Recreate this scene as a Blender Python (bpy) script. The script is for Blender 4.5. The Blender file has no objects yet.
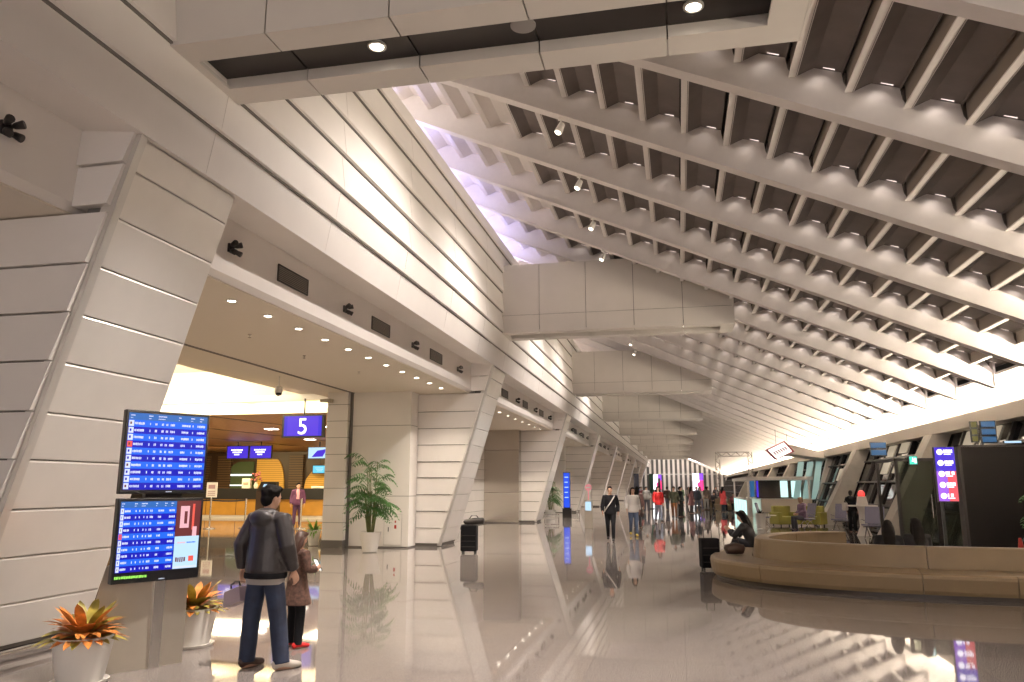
import bpy, math, random
from mathutils import Vector, Matrix
random.seed(7)
PI = math.pi
C = bpy.context.scene.collection
S = bpy.context.scene

# ------------------------------------------------------------------ camera
F_PX, CX, CY = 765.0, 512.0, 341.0          # focal length in pixels of the 1024x682 frame
VPX, VPY, EYE = 679.0, 487.0, 1.68          # where the hall's long axis vanishes; eye height
pitch = math.atan2(VPY - CY, F_PX)
d_cam = Vector((VPX - CX, CY - VPY, F_PX)).normalized()
up_c = Vector((0, math.cos(pitch), math.sin(pitch)))
x_c = d_cam.cross(up_c)
if x_c.x < 0:
    x_c = -x_c
# rows: world axes in (right, up, forward); camera axes in world are the columns
right = Vector((x_c.x, d_cam.x, up_c.x)); up = Vector((x_c.y, d_cam.y, up_c.y)); fwd = Vector((x_c.z, d_cam.z, up_c.z))
cam_d = bpy.data.cameras.new('camera')
cam = bpy.data.objects.new('camera', cam_d)
C.objects.link(cam)
cam.matrix_world = Matrix((
    (right.x, up.x, -fwd.x, 0), (right.y, up.y, -fwd.y, 0), (right.z, up.z, -fwd.z, EYE), (0, 0, 0, 1)))
cam_d.sensor_width = 36.0
cam_d.lens = 36.0 * F_PX / 1024.0
cam_d.clip_end = 400
S.camera = cam

# ------------------------------------------------------------------ world, exposure
S.view_settings.view_transform = 'Standard'
S.view_settings.look = 'None'
S.view_settings.exposure = 0.42
S.view_settings.gamma = 1.0
S.view_settings.use_curve_mapping = False
S.cycles.use_denoising = True
S.cycles.max_bounces = 8
S.cycles.diffuse_bounces = 5
S.cycles.glossy_bounces = 4
S.cycles.sample_clamp_indirect = 6.0
W = bpy.data.worlds.new('world'); S.world = W
W.use_nodes = True
W.node_tree.nodes['Background'].inputs[0].default_value = (1.0, 0.885, 0.84, 1)
W.node_tree.nodes['Background'].inputs[1].default_value = 1.7

WARM = (1.0, 0.86, 0.70)
CREAM = (1.0, 0.89, 0.81)
COOL = (0.45, 0.45, 1.0)

def light(kind, name, loc, power, color=WARM, size=0.1, size_y=None, target=None, direction=None, spot=100, blend=0.6, parent=None):
    l = bpy.data.lights.new(name, kind)
    l.energy = power; l.color = color
    if kind == 'AREA':
        l.size = size
        if size_y:
            l.shape = 'RECTANGLE'; l.size_y = size_y
    elif kind == 'SPOT':
        l.spot_size = math.radians(spot); l.spot_blend = blend; l.shadow_soft_size = size
    else:
        l.shadow_soft_size = size
    o = bpy.data.objects.new(name, l); C.objects.link(o)
    o.location = loc
    d = Vector(direction) if direction else (Vector(target) - Vector(loc) if target else Vector((0, 0, -1)))
    o.rotation_euler = d.to_track_quat('-Z', 'Y').to_euler()
    if parent:
        o.parent = parent
    return o

P0 = 15.37                                        # bay length along the hall
PIER_Y = [6.28 + P0 * k for k in range(9)]
LX0, LS = -6.81, 0.301                            # left leaning plane: X = LX0 + LS * z
def lx(z): return LX0 + LS * z
RB0, RBS = 7.221, 0.44                            # roof rib underside: z = RB0 - RBS * X
def zb(x): return RB0 - RBS * x
RIB_S = P0 / 6.0
RIB_Y = [9.63 + RIB_S * k for k in range(-5, 53)]
HALL_END = 144.0
FX = 8.0                                          # right fascia plane

# long cove of light behind the right fascia
y = -2.0
while y < 140:
    n = 8.0 if y < 60 else 20.0
    light('AREA', 'cove_light', (8.22, y + n / 2, 3.66), 95.0 * n, (1.0, 0.86, 0.68), n * 0.98, 0.08, direction=(-0.8, 0, 0.7))
    y += n
# lavender and white uplights on the ledge behind the top of the left wall
for i, yy in enumerate((12.5, 15.5, 18.5, 21.5, 24.5, 28.0, 32.0)):
    light('AREA', 'ledge_uplight', (-5.75, yy, 9.05), 30, (1.0, 0.92, 0.9) if i < 1 else (COOL if i in (1, 2, 3, 4) else (0.85, 0.8, 1.0)), 1.2, 1.2, direction=(0.25, 0, 1))
# check-in hall: bright cove and lamps over the counters
light('AREA', 'cove_lamp', (-20.0, 21.5, 5.15), 650, (1.0, 0.86, 0.60), 12.0, 1.2, direction=(0, 0.8, 0.6))
light('AREA', 'hall_lamp', (-19.0, 14.0, 5.3), 900, (1.0, 0.85, 0.6), 8.0, 8.0, direction=(0, 0, -1))
for xx in (-25.0, -19.5, -14.0):
    light('AREA', 'counter_lamp', (xx, 38.6, 3.75), 330, (1.0, 0.74, 0.36), 4.0, 2.5, direction=(0, 0.45, -1))
    light('AREA', 'queue_lamp', (xx + 1, 30.0, 4.0), 350, (1.0, 0.8, 0.5), 3.0, 3.0, direction=(0, 0, -1))

for xx in (-30, -24, -18, -12):
    light('AREA', 'ledge_lamp', (xx, 24.72, 4.63), 70, (1.0, 0.80, 0.45), 5.6, 0.08, direction=(0, 0.75, -1))

# ------------------------------------------------------------------ materials
MATS = {}
def mat(name, col, rough=0.5, metal=0.0, spec=0.5, emit=None, es=0.0, noise=0.0, nscale=8.0, bump=0.0, bscale=60.0, coat=0.0, alpha=1.0, trans=0.0):
    m = bpy.data.materials.new(name); m.use_nodes = True
    nt = m.node_tree; b = nt.nodes['Principled BSDF']
    b.inputs['Base Color'].default_value = (*col, 1)
    b.inputs['Roughness'].default_value = rough
    b.inputs['Metallic'].default_value = metal
    b.inputs['Specular IOR Level'].default_value = spec
    b.inputs['Coat Weight'].default_value = coat
    b.inputs['Alpha'].default_value = alpha
    b.inputs['Transmission Weight'].default_value = trans
    if emit:
        b.inputs['Emission Color'].default_value = (*emit, 1)
        b.inputs['Emission Strength'].default_value = es
    if noise or bump:
        tc = nt.nodes.new('ShaderNodeTexCoord')
    if noise:
        n = nt.nodes.new('ShaderNodeTexNoise'); n.inputs['Scale'].default_value = nscale; n.inputs['Detail'].default_value = 4
        r = nt.nodes.new('ShaderNodeValToRGB')
        r.color_ramp.elements[0].color = (*[max(0, c * (1 - noise)) for c in col], 1)
        r.color_ramp.elements[1].color = (*[min(1, c * (1 + noise)) for c in col], 1)
        r.color_ramp.elements[0].position = 0.3; r.color_ramp.elements[1].position = 0.7
        nt.links.new(tc.outputs['Object'], n.inputs['Vector'])
        nt.links.new(n.outputs['Fac'], r.inputs['Fac']); nt.links.new(r.outputs['Color'], b.inputs['Base Color'])
    if bump:
        n2 = nt.nodes.new('ShaderNodeTexNoise'); n2.inputs['Scale'].default_value = bscale
        bp = nt.nodes.new('ShaderNodeBump'); bp.inputs['Strength'].default_value = bump; bp.inputs['Distance'].default_value = 0.02
        nt.links.new(tc.outputs['Object'], n2.inputs['Vector'])
        nt.links.new(n2.outputs['Fac'], bp.inputs['Height']); nt.links.new(bp.outputs['Normal'], b.inputs['Normal'])
    MATS[name] = m
    return m

def emis(name, col, s):
    return mat(name, (0.01, 0.01, 0.01), 0.35, spec=0.15, emit=col, es=s)

def floor_mat():
    m = bpy.data.materials.new('polished_granite'); m.use_nodes = True
    nt = m.node_tree; b = nt.nodes['Principled BSDF']; L = nt.links
    g = nt.nodes.new('ShaderNodeNewGeometry')
    n1 = nt.nodes.new('ShaderNodeTexNoise'); n1.inputs['Scale'].default_value = 95; n1.inputs['Detail'].default_value = 3
    n2 = nt.nodes.new('ShaderNodeTexNoise'); n2.inputs['Scale'].default_value = 0.35; n2.inputs['Detail'].default_value = 2
    r = nt.nodes.new('ShaderNodeValToRGB')
    e = r.color_ramp.elements
    e[0].position = 0.34; e[0].color = (0.06, 0.052, 0.048, 1)
    e[1].position = 0.66; e[1].color = (0.46, 0.41, 0.38, 1)
    k = r.color_ramp.elements.new(0.5); k.color = (0.235, 0.208, 0.194, 1)
    bt = nt.nodes.new('ShaderNodeTexBrick'); bt.offset = 0.0
    bt.inputs['Scale'].default_value = 1.0; bt.inputs['Brick Width'].default_value = 0.9; bt.inputs['Row Height'].default_value = 0.9
    bt.inputs['Mortar Size'].default_value = 0.006; bt.inputs['Mortar Smooth'].default_value = 0.2
    bt.inputs['Color1'].default_value = (0.93, 0.93, 0.93, 1); bt.inputs['Color2'].default_value = (1.05, 1.03, 1.0, 1); bt.inputs['Mortar'].default_value = (0.82, 0.81, 0.80, 1)
    mx = nt.nodes.new('ShaderNodeMix'); mx.data_type = 'RGBA'; mx.blend_type = 'MULTIPLY'; mx.inputs['Factor'].default_value = 1.0
    L.new(g.outputs['Position'], n1.inputs['Vector']); L.new(g.outputs['Position'], n2.inputs['Vector']); L.new(g.outputs['Position'], bt.inputs['Vector'])
    L.new(n1.outputs['Fac'], r.inputs['Fac'])
    L.new(r.outputs['Color'], mx.inputs['A']); L.new(bt.outputs['Color'], mx.inputs['B'])
    L.new(mx.outputs['Result'], b.inputs['Base Color'])
    mr = nt.nodes.new('ShaderNodeMapRange'); mr.inputs['To Min'].default_value = 0.02; mr.inputs['To Max'].default_value = 0.05
    L.new(n2.outputs['Fac'], mr.inputs['Value']); L.new(mr.outputs['Result'], b.inputs['Roughness'])
    b.inputs['IOR'].default_value = 1.5
    return m

def wood_mat():
    m = bpy.data.materials.new('wood_veneer'); m.use_nodes = True
    nt = m.node_tree; b = nt.nodes['Principled BSDF']; L = nt.links
    g = nt.nodes.new('ShaderNodeNewGeometry')
    w = nt.nodes.new('ShaderNodeTexWave'); w.inputs['Scale'].default_value = 1.2; w.inputs['Distortion'].default_value = 3; w.inputs['Detail'].default_value = 3
    r = nt.nodes.new('ShaderNodeValToRGB')
    r.color_ramp.elements[0].color = (0.30, 0.145, 0.05, 1); r.color_ramp.elements[1].color = (0.42, 0.22, 0.085, 1)
    L.new(g.outputs['Position'], w.inputs['Vector']); L.new(w.outputs['Color'], r.inputs['Fac']); L.new(r.outputs['Color'], b.inputs['Base Color'])
    b.inputs['Roughness'].default_value = 0.45
    return m

def slat_mat(name, c1, c2, scale, axis):
    m = bpy.data.materials.new(name); m.use_nodes = True
    nt = m.node_tree; b = nt.nodes['Principled BSDF']; L = nt.links
    g = nt.nodes.new('ShaderNodeNewGeometry'); w = nt.nodes.new('ShaderNodeTexWave')
    w.wave_type = 'BANDS'; w.bands_direction = axis; w.inputs['Scale'].default_value = scale
    r = nt.nodes.new('ShaderNodeValToRGB'); r.color_ramp.interpolation = 'CONSTANT'
    r.color_ramp.elements[0].color = (*c1, 1); r.color_ramp.elements[1].color = (*c2, 1); r.color_ramp.elements[1].position = 0.5
    L.new(g.outputs['Position'], w.inputs['Vector']); L.new(w.outputs['Color'], r.inputs['Fac']); L.new(r.outputs['Color'], b.inputs['Base Color'])
    b.inputs['Roughness'].default_value = 0.5
    return m

M_FLOOR = floor_mat()
M_WOOD = wood_mat()
M_WALL = mat('white_wall_panel', (0.83, 0.79, 0.75), 0.55, noise=0.03, nscale=1.2)
M_PIER = mat('satin_metal_panel', (0.76, 0.73, 0.69), 0.28, metal=0.30, noise=0.03, nscale=2)
M_TRIM = mat('aluminium_edge', (0.68, 0.66, 0.63), 0.35, metal=0.6)
M_JOINT = mat('panel_joint', (0.17, 0.155, 0.14), 0.7)
M_SOFFIT = mat('painted_soffit', (0.74, 0.67, 0.57), 0.6)
M_BEAM = mat('beam_cladding', (0.64, 0.60, 0.555), 0.45, noise=0.03, nscale=1.5)
M_BLACKP = mat('black_soffit_panel', (0.022, 0.016, 0.014), 0.35)
M_RIB = mat('white_rib_paint', (0.80, 0.755, 0.725), 0.5, noise=0.02)
M_CEILP = mat('dark_ceiling_panel', (0.17, 0.142, 0.13), 0.65, noise=0.10, nscale=3)
M_FINW = mat('fin_web_shade', (0.30, 0.255, 0.215), 0.6)  # shade on the fin sides put into a darker colour than the ribs
M_CAV = mat('roof_cavity', (0.03, 0.026, 0.024), 0.8)
M_DARK = mat('dark_plastic', (0.018, 0.018, 0.02), 0.4)
M_DARKM = mat('dark_metal', (0.045, 0.04, 0.038), 0.45, metal=0.5)
M_GRILLE = slat_mat('grille_slats', (0.10, 0.085, 0.07), (0.30, 0.26, 0.22), 14.0, 'Z')
M_CHROME = mat('brushed_steel', (0.72, 0.70, 0.67), 0.25, metal=1.0)
M_STAND = mat('stand_metal', (0.56, 0.51, 0.43), 0.42, metal=0.55, noise=0.04, nscale=4)
M_STEEL = mat('stainless_sheet', (0.62, 0.58, 0.52), 0.22, metal=1.0)
M_WHITE = mat('white_glaze', (0.80, 0.77, 0.72), 0.35)
M_SOIL = mat('soil', (0.03, 0.02, 0.015), 0.9, noise=0.4, nscale=40)
M_LEAF = mat('palm_leaf', (0.06, 0.17, 0.035), 0.5, noise=0.45, nscale=5)
M_LEAFL = mat('light_leaf', (0.22, 0.45, 0.06), 0.5, noise=0.3, nscale=8)
M_STEM = mat('palm_stem', (0.16, 0.17, 0.06), 0.6, noise=0.3)
M_ORANGE = mat('orange_leaf', (0.62, 0.23, 0.045), 0.5, noise=0.55, nscale=9)
M_OLIVEL = mat('yellow_green_leaf', (0.36, 0.30, 0.05), 0.5, noise=0.5, nscale=9)
M_LAMP = emis('lamp_glow', (1.0, 0.90, 0.74), 14.0)
M_SPOTG = emis('spot_glow', (1.0, 0.88, 0.70), 8.0)
M_LED = emis('led_strip', (1.0, 0.80, 0.72), 1.1)
M_GOLD = mat('gold_lacquer', (0.50, 0.26, 0.05), 0.35, noise=0.1, nscale=2)
M_GOLDS = slat_mat('gold_slats', (0.78, 0.48, 0.10), (0.60, 0.34, 0.06), 2.6, 'Z')
M_BROWN = mat('dark_brown_panel', (0.055, 0.03, 0.018), 0.4)
M_BSLAT = slat_mat('brown_slats', (0.05, 0.03, 0.02), (0.13, 0.075, 0.035), 2.2, 'Z')
M_GREENG = mat('dark_green_glass', (0.09, 0.13, 0.07), 0.15)
M_BENCH = mat('tan_leather', (0.27, 0.195, 0.11), 0.42, noise=0.05, nscale=3, bump=0.05)
M_KICK = mat('dark_kick', (0.05, 0.035, 0.025), 0.4)
M_GLASSN = mat('night_glass', (0.012, 0.013, 0.015), 0.05, spec=0.8)
M_CONC = mat('grey_concrete', (0.50, 0.47, 0.42), 0.65, noise=0.12, nscale=2, bump=0.1)
M_BLACKW = mat('black_wall_panel', (0.010, 0.008, 0.007), 0.75, spec=0.25)
M_SKIN = mat('skin', (0.55, 0.33, 0.23), 0.5)
M_HAIR = mat('black_hair', (0.008, 0.006, 0.005), 0.8, spec=0.2)
M_BHAIR = mat('brown_hair', (0.05, 0.02, 0.012), 0.4)
M_EYE = mat('eye', (0.01, 0.008, 0.006), 0.2)
M_LIP = mat('lips', (0.35, 0.12, 0.10), 0.5)
M_JACKET = mat('dark_grey_nylon', (0.034, 0.029, 0.030), 0.42, noise=0.2, nscale=5, bump=0.35, bscale=9)
M_JEANS = mat('dark_denim', (0.018, 0.028, 0.062), 0.75, noise=0.25, nscale=10, bump=0.2, bscale=14)
M_JEANL = mat('blue_denim', (0.07, 0.10, 0.17), 0.75, noise=0.25, nscale=10)
M_BLACKC = mat('black_cloth', (0.010, 0.010, 0.012), 0.9, spec=0.2)
M_GREYC = mat('grey_knit', (0.30, 0.28, 0.26), 0.8)
M_WHITEC = mat('white_cloth', (0.66, 0.62, 0.58), 0.8)
M_RED = mat('red_cloth', (0.62, 0.02, 0.02), 0.7)
M_REDP = mat('red_plastic', (0.45, 0.03, 0.02), 0.4)
M_SHOE = mat('shoe_leather', (0.05, 0.025, 0.018), 0.4)
M_SNEAK = mat('pale_sneaker', (0.55, 0.50, 0.43), 0.6)
M_PURPLEB = mat('mauve_carton', (0.40, 0.31, 0.34), 0.45)
M_OLIVE = mat('olive_upholstery', (0.26, 0.24, 0.045), 0.6)
M_SEATB = slat_mat('slatted_seat_fabric', (0.14, 0.14, 0.24), (0.40, 0.38, 0.46), 12.0, 'X')
M_BELT = mat('black_belt', (0.02, 0.02, 0.022), 0.7)
M_FRAMEB = mat('screen_bezel', (0.008, 0.008, 0.01), 0.3)
M_SCRN = emis('screen_dark_blue', (0.002, 0.004, 0.50), 0.85)
M_SCRL = emis('screen_light_blue', (0.008, 0.14, 0.90), 0.85)
M_SCRH = emis('screen_header_blue', (0.03, 0.16, 0.55), 0.75)
M_TXT = emis('screen_text', (0.75, 0.82, 1.0), 0.8)
M_TXTG = emis('screen_green_text', (0.35, 0.85, 0.12), 0.9)
M_SRED = emis('screen_red', (0.85, 0.10, 0.07), 0.9)
M_SPINK = emis('screen_pink', (0.85, 0.45, 0.5), 0.9)
M_SPALE = emis('screen_pale', (0.50, 0.72, 0.95), 0.9)
M_SMAR = emis('screen_maroon', (0.16, 0.03, 0.03), 0.8)
M_SIGNP = emis('purple_sign', (0.06, 0.025, 0.60), 0.9)
M_SIGNW = emis('sign_white', (0.95, 0.92, 1.0), 1.7)
M_CYAN = emis('cyan_light', (0.12, 0.55, 0.75), 1.0)
M_TEAL = emis('teal_lit_panel', (0.55, 0.85, 0.80), 1.1)
M_LITW = emis('lit_white_panel', (0.95, 0.95, 0.88), 1.4)
M_EXIT = emis('exit_green', (0.05, 0.60, 0.42), 1.2)
M_BLUET = emis('blue_totem', (0.02, 0.08, 0.75), 0.9)
M_NIGHTB = emis('night_blue_lights', (0.06, 0.25, 0.55), 0.35)
M_NIGHTY = emis('night_yellow_reflection', (0.35, 0.33, 0.06), 0.25)
M_SHADE = emis('warm_window', (0.55, 0.45, 0.32), 0.55)

# ------------------------------------------------------------------ mesh builder
class MB:
    def __init__(self):
        self.v = []; self.f = []; self.m = []; self.mi = 0
    def face(self, idx):
        self.f.append(tuple(idx)); self.m.append(self.mi)
    def poly(self, pts):
        b = len(self.v); self.v += [tuple(p) for p in pts]
        self.face(range(b, b + len(pts)))
    def box(self, c, s, rz=0.0, rx=0.0, ry=0.0):
        b = len(self.v); R = Matrix.Rotation(rz, 3, 'Z') @ Matrix.Rotation(ry, 3, 'Y') @ Matrix.Rotation(rx, 3, 'X')
        for k in range(8):
            p = Vector(((k & 1) - .5, ((k >> 1) & 1) - .5, ((k >> 2) & 1) - .5))
            p = R @ Vector((p.x * s[0], p.y * s[1], p.z * s[2]))
            self.v.append((c[0] + p.x, c[1] + p.y, c[2] + p.z))
        for q in ((0, 2, 3, 1), (4, 5, 7, 6), (0, 1, 5, 4), (2, 6, 7, 3), (0, 4, 6, 2), (1, 3, 7, 5)):
            self.face([b + i for i in q])
        return self
    def b2(self, x0, x1, y0, y1, z0, z1):
        return self.box(((x0 + x1) / 2, (y0 + y1) / 2, (z0 + z1) / 2), (abs(x1 - x0), abs(y1 - y0), abs(z1 - z0)))
    def prism(self, pa, pb):
        """two matching 3D outlines joined into a solid"""
        n = len(pa); b = len(self.v)
        self.v += [tuple(p) for p in pa] + [tuple(p) for p in pb]
        self.face(range(b + n - 1, b - 1, -1)); self.face(range(b + n, b + 2 * n))
        for i in range(n):
            j = (i + 1) % n
            self.face((b + i, b + j, b + n + j, b + n + i))
        return self
    def ext_y(self, xz, y0, y1):
        return self.prism([(x, y0, z) for x, z in xz], [(x, y1, z) for x, z in xz])
    def ext_x(self, yz, x0, x1):
        return self.prism([(x0, y, z) for y, z in yz], [(x1, y, z) for y, z in yz])
    def ext_z(self, xy, z0, z1):
        return self.prism([(x, y, z0) for x, y in xy], [(x, y, z1) for x, y in xy])
    def sheet_y(self, xz, y0, y1):
        b = len(self.v)
        for x, z in xz:
            self.v += [(x, y0, z), (x, y1, z)]
        for i in range(len(xz) - 1):
            self.face((b + 2 * i, b + 2 * i + 1, b + 2 * i + 3, b + 2 * i + 2))
        return self
    def loft(self, pts, radii, ref=(1, 0, 0), n=12, cap=True):
        """rings of half widths (a along ref, c across) along a polyline"""
        b = len(self.v); pts = [Vector(p) for p in pts]; N = len(pts)
        for i, p in enumerate(pts):
            t = (pts[min(i + 1, N - 1)] - pts[max(i - 1, 0)])
            t = t.normalized() if t.length > 1e-9 else Vector((0, 0, 1))
            r = Vector(ref); u = r - t * r.dot(t)
            if u.length < 1e-4:
                u = Vector((0, 1, 0)) - t * t.y
            u.normalize(); w = t.cross(u)
            R = radii[i]; ra, rc = (R, R) if not hasattr(R, '__len__') else R
            for k in range(n):
                a = 2 * PI * k / n
                self.v.append(tuple(p + u * (ra * math.cos(a)) + w * (rc * math.sin(a))))
        for i in range(N - 1):
            for k in range(n):
                k2 = (k + 1) % n
                self.face((b + i * n + k, b + i * n + k2, b + (i + 1) * n + k2, b + (i + 1) * n + k))
        if cap:
            self.face([b + k for k in range(n - 1, -1, -1)]); self.face([b + (N - 1) * n + k for k in range(n)])
        return self
    def tube(self, pts, r, n=8, ref=(1, 0, 0)):
        return self.loft(pts, [r] * len(pts) if not hasattr(r, '__len__') else r, ref, n)
    def lathe(self, prof, c=(0, 0, 0), n=24, cap=True):
        b = len(self.v); N = len(prof)
        for r, z in prof:
            for k in range(n):
                a = 2 * PI * k / n
                self.v.append((c[0] + r * math.cos(a), c[1] + r * math.sin(a), c[2] + z))
        for i in range(N - 1):
            for k in range(n):
                k2 = (k + 1) % n
                self.face((b + i * n + k, b + i * n + k2, b + (i + 1) * n + k2, b + (i + 1) * n + k))
        if cap:
            self.face([b + k for k in range(n - 1, -1, -1)]); self.face([b + (N - 1) * n + k for k in range(n)])
        return self
    def ell(self, c, r, n=14, m=10):
        pr = [(max(1e-3, math.sin(PI * i / m)), -math.cos(PI * i / m)) for i in range(m + 1)]
        b = len(self.v)
        self.lathe(pr, (0, 0, 0), n)
        for i in range(b, len(self.v)):
            p = self.v[i]; self.v[i] = (c[0] + p[0] * r[0], c[1] + p[1] * r[1], c[2] + p[2] * r[2])
        return self
    def move(self, start, fn):
        for i in range(start, len(self.v)):
            self.v[i] = tuple(fn(self.v[i]))
    def mesh(self, name, mats):
        me = bpy.data.meshes.new(name)
        me.from_pydata(self.v, [], self.f)
        for q in (mats if isinstance(mats, (list, tuple)) else [mats]):
            me.materials.append(q)
        me.polygons.foreach_set('material_index', self.m)
        me.update()
        return me
    def build(self, name, mats, parent=None, smooth=False, bevel=0.0, fix=False, kind=None):
        me = self.mesh(name, mats)
        if fix:
            import bmesh
            bm = bmesh.new(); bm.from_mesh(me); bmesh.ops.recalc_face_normals(bm, faces=bm.faces); bm.to_mesh(me); bm.free()
        if smooth:
            me.polygons.foreach_set('use_smooth', [True] * len(me.polygons))
            me.set_sharp_from_angle(angle=0.7)
        o = bpy.data.objects.new(name, me); C.objects.link(o)
        if parent:
            o.parent = parent
        if bevel:
            bv = o.modifiers.new('bevel', 'BEVEL'); bv.width = bevel; bv.segments = 2; bv.limit_method = 'ANGLE'
        if kind:
            o['kind'] = kind
        return o

def thing(name, label, cat, loc=(0, 0, 0), rz=0.0, group=None):
    o = bpy.data.objects.new(name, None); C.objects.link(o)
    o.empty_display_size = 0.2
    o.location = loc; o.rotation_euler = (0, 0, rz)
    o['label'] = label; o['category'] = cat
    if group:
        o['group'] = group
    return o
def tag(o, label, cat, group=None):
    o['label'] = label; o['category'] = cat
    if group:
        o['group'] = group
    return o
def struct(o):
    o['kind'] = 'structure'
    return o
def kids(o):
    return [c for c in bpy.data.objects if c.parent is o]
def dup(root, loc=None, rz=None, label=None, group=None):
    r = root.copy(); C.objects.link(r)
    if loc is not None:
        r.location = loc
    if rz is not None:
        r.rotation_euler = (0, 0, rz)
    if label:
        r['label'] = label
    if group:
        r['group'] = group
    for ch in kids(root):
        c = ch.copy(); C.objects.link(c); c.parent = r
        for g in kids(ch):
            e = g.copy(); C.objects.link(e); e.parent = c
    return r
ORD = ['nearest', 'second', 'third', 'fourth', 'fifth', 'sixth', 'seventh', 'eighth', 'ninth', 'tenth', 'eleventh', 'twelfth', 'thirteenth', 'fourteenth']

# ================================================================== SETTING
b = MB(); b.b2(-40, 13, -12, HALL_END + 2, -0.1, 0.0)
struct(b.build('floor', M_FLOOR))

# ---- left wall above the bays: lapped panels on the leaning plane
b = MB()
Z_F, Z_T = 5.20, 8.94
rows = [5.20, 5.73, 6.20, 6.80, 7.40, 8.03, 8.62, Z_T]
def ux(z): return lx(z) if z < 6.16 else lx(6.16)
xz = []
for z0, z1 in zip(rows[:-1], rows[1:]):
    xz += [(ux(z0) + 0.075, z0), (ux(z1) + 0.004, z1 - 0.03), (ux(z1) - 0.06, z1 - 0.026)]
xz[-2] = (ux(Z_T) + 0.05, Z_T); xz[-1] = (ux(Z_T) - 0.02, Z_T + 0.03)
out = [(-5.90, 5.29)] + xz + [(-5.35, Z_T + 0.03), (-6.35, 5.29)]
b.ext_y(out, -12, HALL_END)
wall_left = struct(b.build('wall_left', M_WALL, fix=True))
b = MB()
for z1 in rows[1:-1]:
    b.b2(ux(z1) - .055, ux(z1) + .035, -12, HALL_END, z1 - .030, z1 - .004)
b.build('joint_shade', M_JOINT, wall_left)  # dark strips in the joints stand in for shade under each overlap
# thin vertical seams
b = MB()
for yy in [1.2 + 3.07 * k for k in range(46)]:
    for z0, z1 in zip(rows[:-1], rows[1:]):
        b.prism([(ux(z0) + .077, yy, z0 + .01), (ux(z1) + .008, yy, z1 - .035), (ux(z1) - .02, yy, z1 - .035), (ux(z0) + .02, yy, z0 + .01)],
                [(ux(z0) + .077, yy + .008, z0 + .01), (ux(z1) + .008, yy + .008, z1 - .035), (ux(z1) - .02, yy + .008, z1 - .035), (ux(z0) + .02, yy + .008, z0 + .01)])
b.build('panel_seam', mat('seam_shade', (0.64, 0.60, 0.56), 0.6), wall_left)
# band with grilles and lamps, and the soffit behind it
b = MB(); b.ext_y([(-5.87, 5.30), (-5.87, 4.50), (-5.93, 4.42), (-6.10, 4.42), (-6.10, 5.30)], -12, HALL_END)
b.build('lamp_band', M_WALL, wall_left, fix=True)
b = MB(); b.b2(-9.22, -5.95, -12, HALL_END, 4.40, 4.46)
soffit = b.build('soffit', M_SOFFIT, wall_left)
b = MB(); b.b2(-9.30, -9.22, -12, HALL_END, 4.385, 4.46)
b.build('shutter_track', M_JOINT, wall_left)
# walls across the bays, at the near side of every pillar
for k, yp in enumerate(PIER_Y):
    b = MB()
    z = 0.10
    js = [0.10, 0.53, 1.0, 1.47, 1.95, 2.41, 2.90, 3.38, 3.87, 4.40]
    for z0, z1 in zip(js[:-1], js[1:]):
        b.prism([(-9.14, yp - .06, z0), (lx(z0), yp - .06, z0), (lx(z1), yp - .03, z1 - .018), (-9.14, yp - .03, z1 - .018)],
                [(-9.14, yp + .3, z0), (lx(z0), yp + .3, z0), (lx(z1), yp + .3, z1 - .018), (-9.14, yp + .3, z1 - .018)])
    for z0, z1 in ((4.46, 4.88), (4.90, 5.29)):
        b.prism([(-5.87, yp - .06, z0), (lx(z0), yp - .06, z0), (lx(z1), yp - .03, z1), (-5.87, yp - .03, z1)],
                [(-5.87, yp + .3, z0), (lx(z0), yp + .3, z0), (lx(z1), yp + .3, z1), (-5.87, yp + .3, z1)])
    b.mi = 1
    b.prism([(-9.1, yp + .02, .02), (lx(0) - .05, yp + .02, .02), (lx(4.38) - .05, yp + .02, 4.38), (-9.1, yp + .02, 4.38)], [(-9.1, yp + .28, .02), (lx(0) - .05, yp + .28, .02), (lx(4.38) - .05, yp + .28, 4.38), (-9.1, yp + .28, 4.38)])
    b.prism([(-9.1, yp - .03, 0), (lx(0) - .02, yp - .03, 0), (lx(0) - .02, yp - .03, .12), (-9.1, yp - .03, .12)],
            [(-9.1, yp + .25, 0), (lx(0) - .02, yp + .25, 0), (lx(0) - .02, yp + .25, .12), (-9.1, yp + .25, .12)])
    b.build('cross_wall', [M_WALL, M_JOINT], wall_left, fix=True)
    # smooth full-height panel box in front of the cross wall; clad in stainless steel in the third bay
    if k >= 1:
        y0, y1 = yp - 0.72, yp - 0.10
        b = MB()
        for z0, z1 in ((0.04, 1.42), (1.434, 3.42), (3.434, 4.40)):
            b.b2(-9.24, -7.46, y0, y1, z0, z1)
        b.mi = 1; b.b2(-9.23, -7.47, y0 + .01, y1, 0, 4.40)
        b.b2(-9.33, -9.24, y0 - .02, y1, 0, 4.40)
        b.build('end_panel', [M_STEEL if k == 2 else M_WALL, M_JOINT], wall_left)
# back walls of the bays past the check-in opening
b = MB()
for k in range(1, len(PIER_Y)):
    y0 = PIER_Y[k] + .3; y1 = PIER_Y[k] + P0
    for z0 in range(9):
        b.b2(-9.4, -9.16, y0, y1, 0.1 + z0 * .48, 0.1 + z0 * .48 + .465)
b.mi = 1
b.b2(-9.38, -9.19, PIER_Y[1] + .3, HALL_END, 0, 4.45)
b.mi = 0
b.b2(-9.4, -9.16, -12, 6.3, 0, 4.45)
struct(b.build('wall_bay_back', [M_WALL, M_JOINT]))

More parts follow.
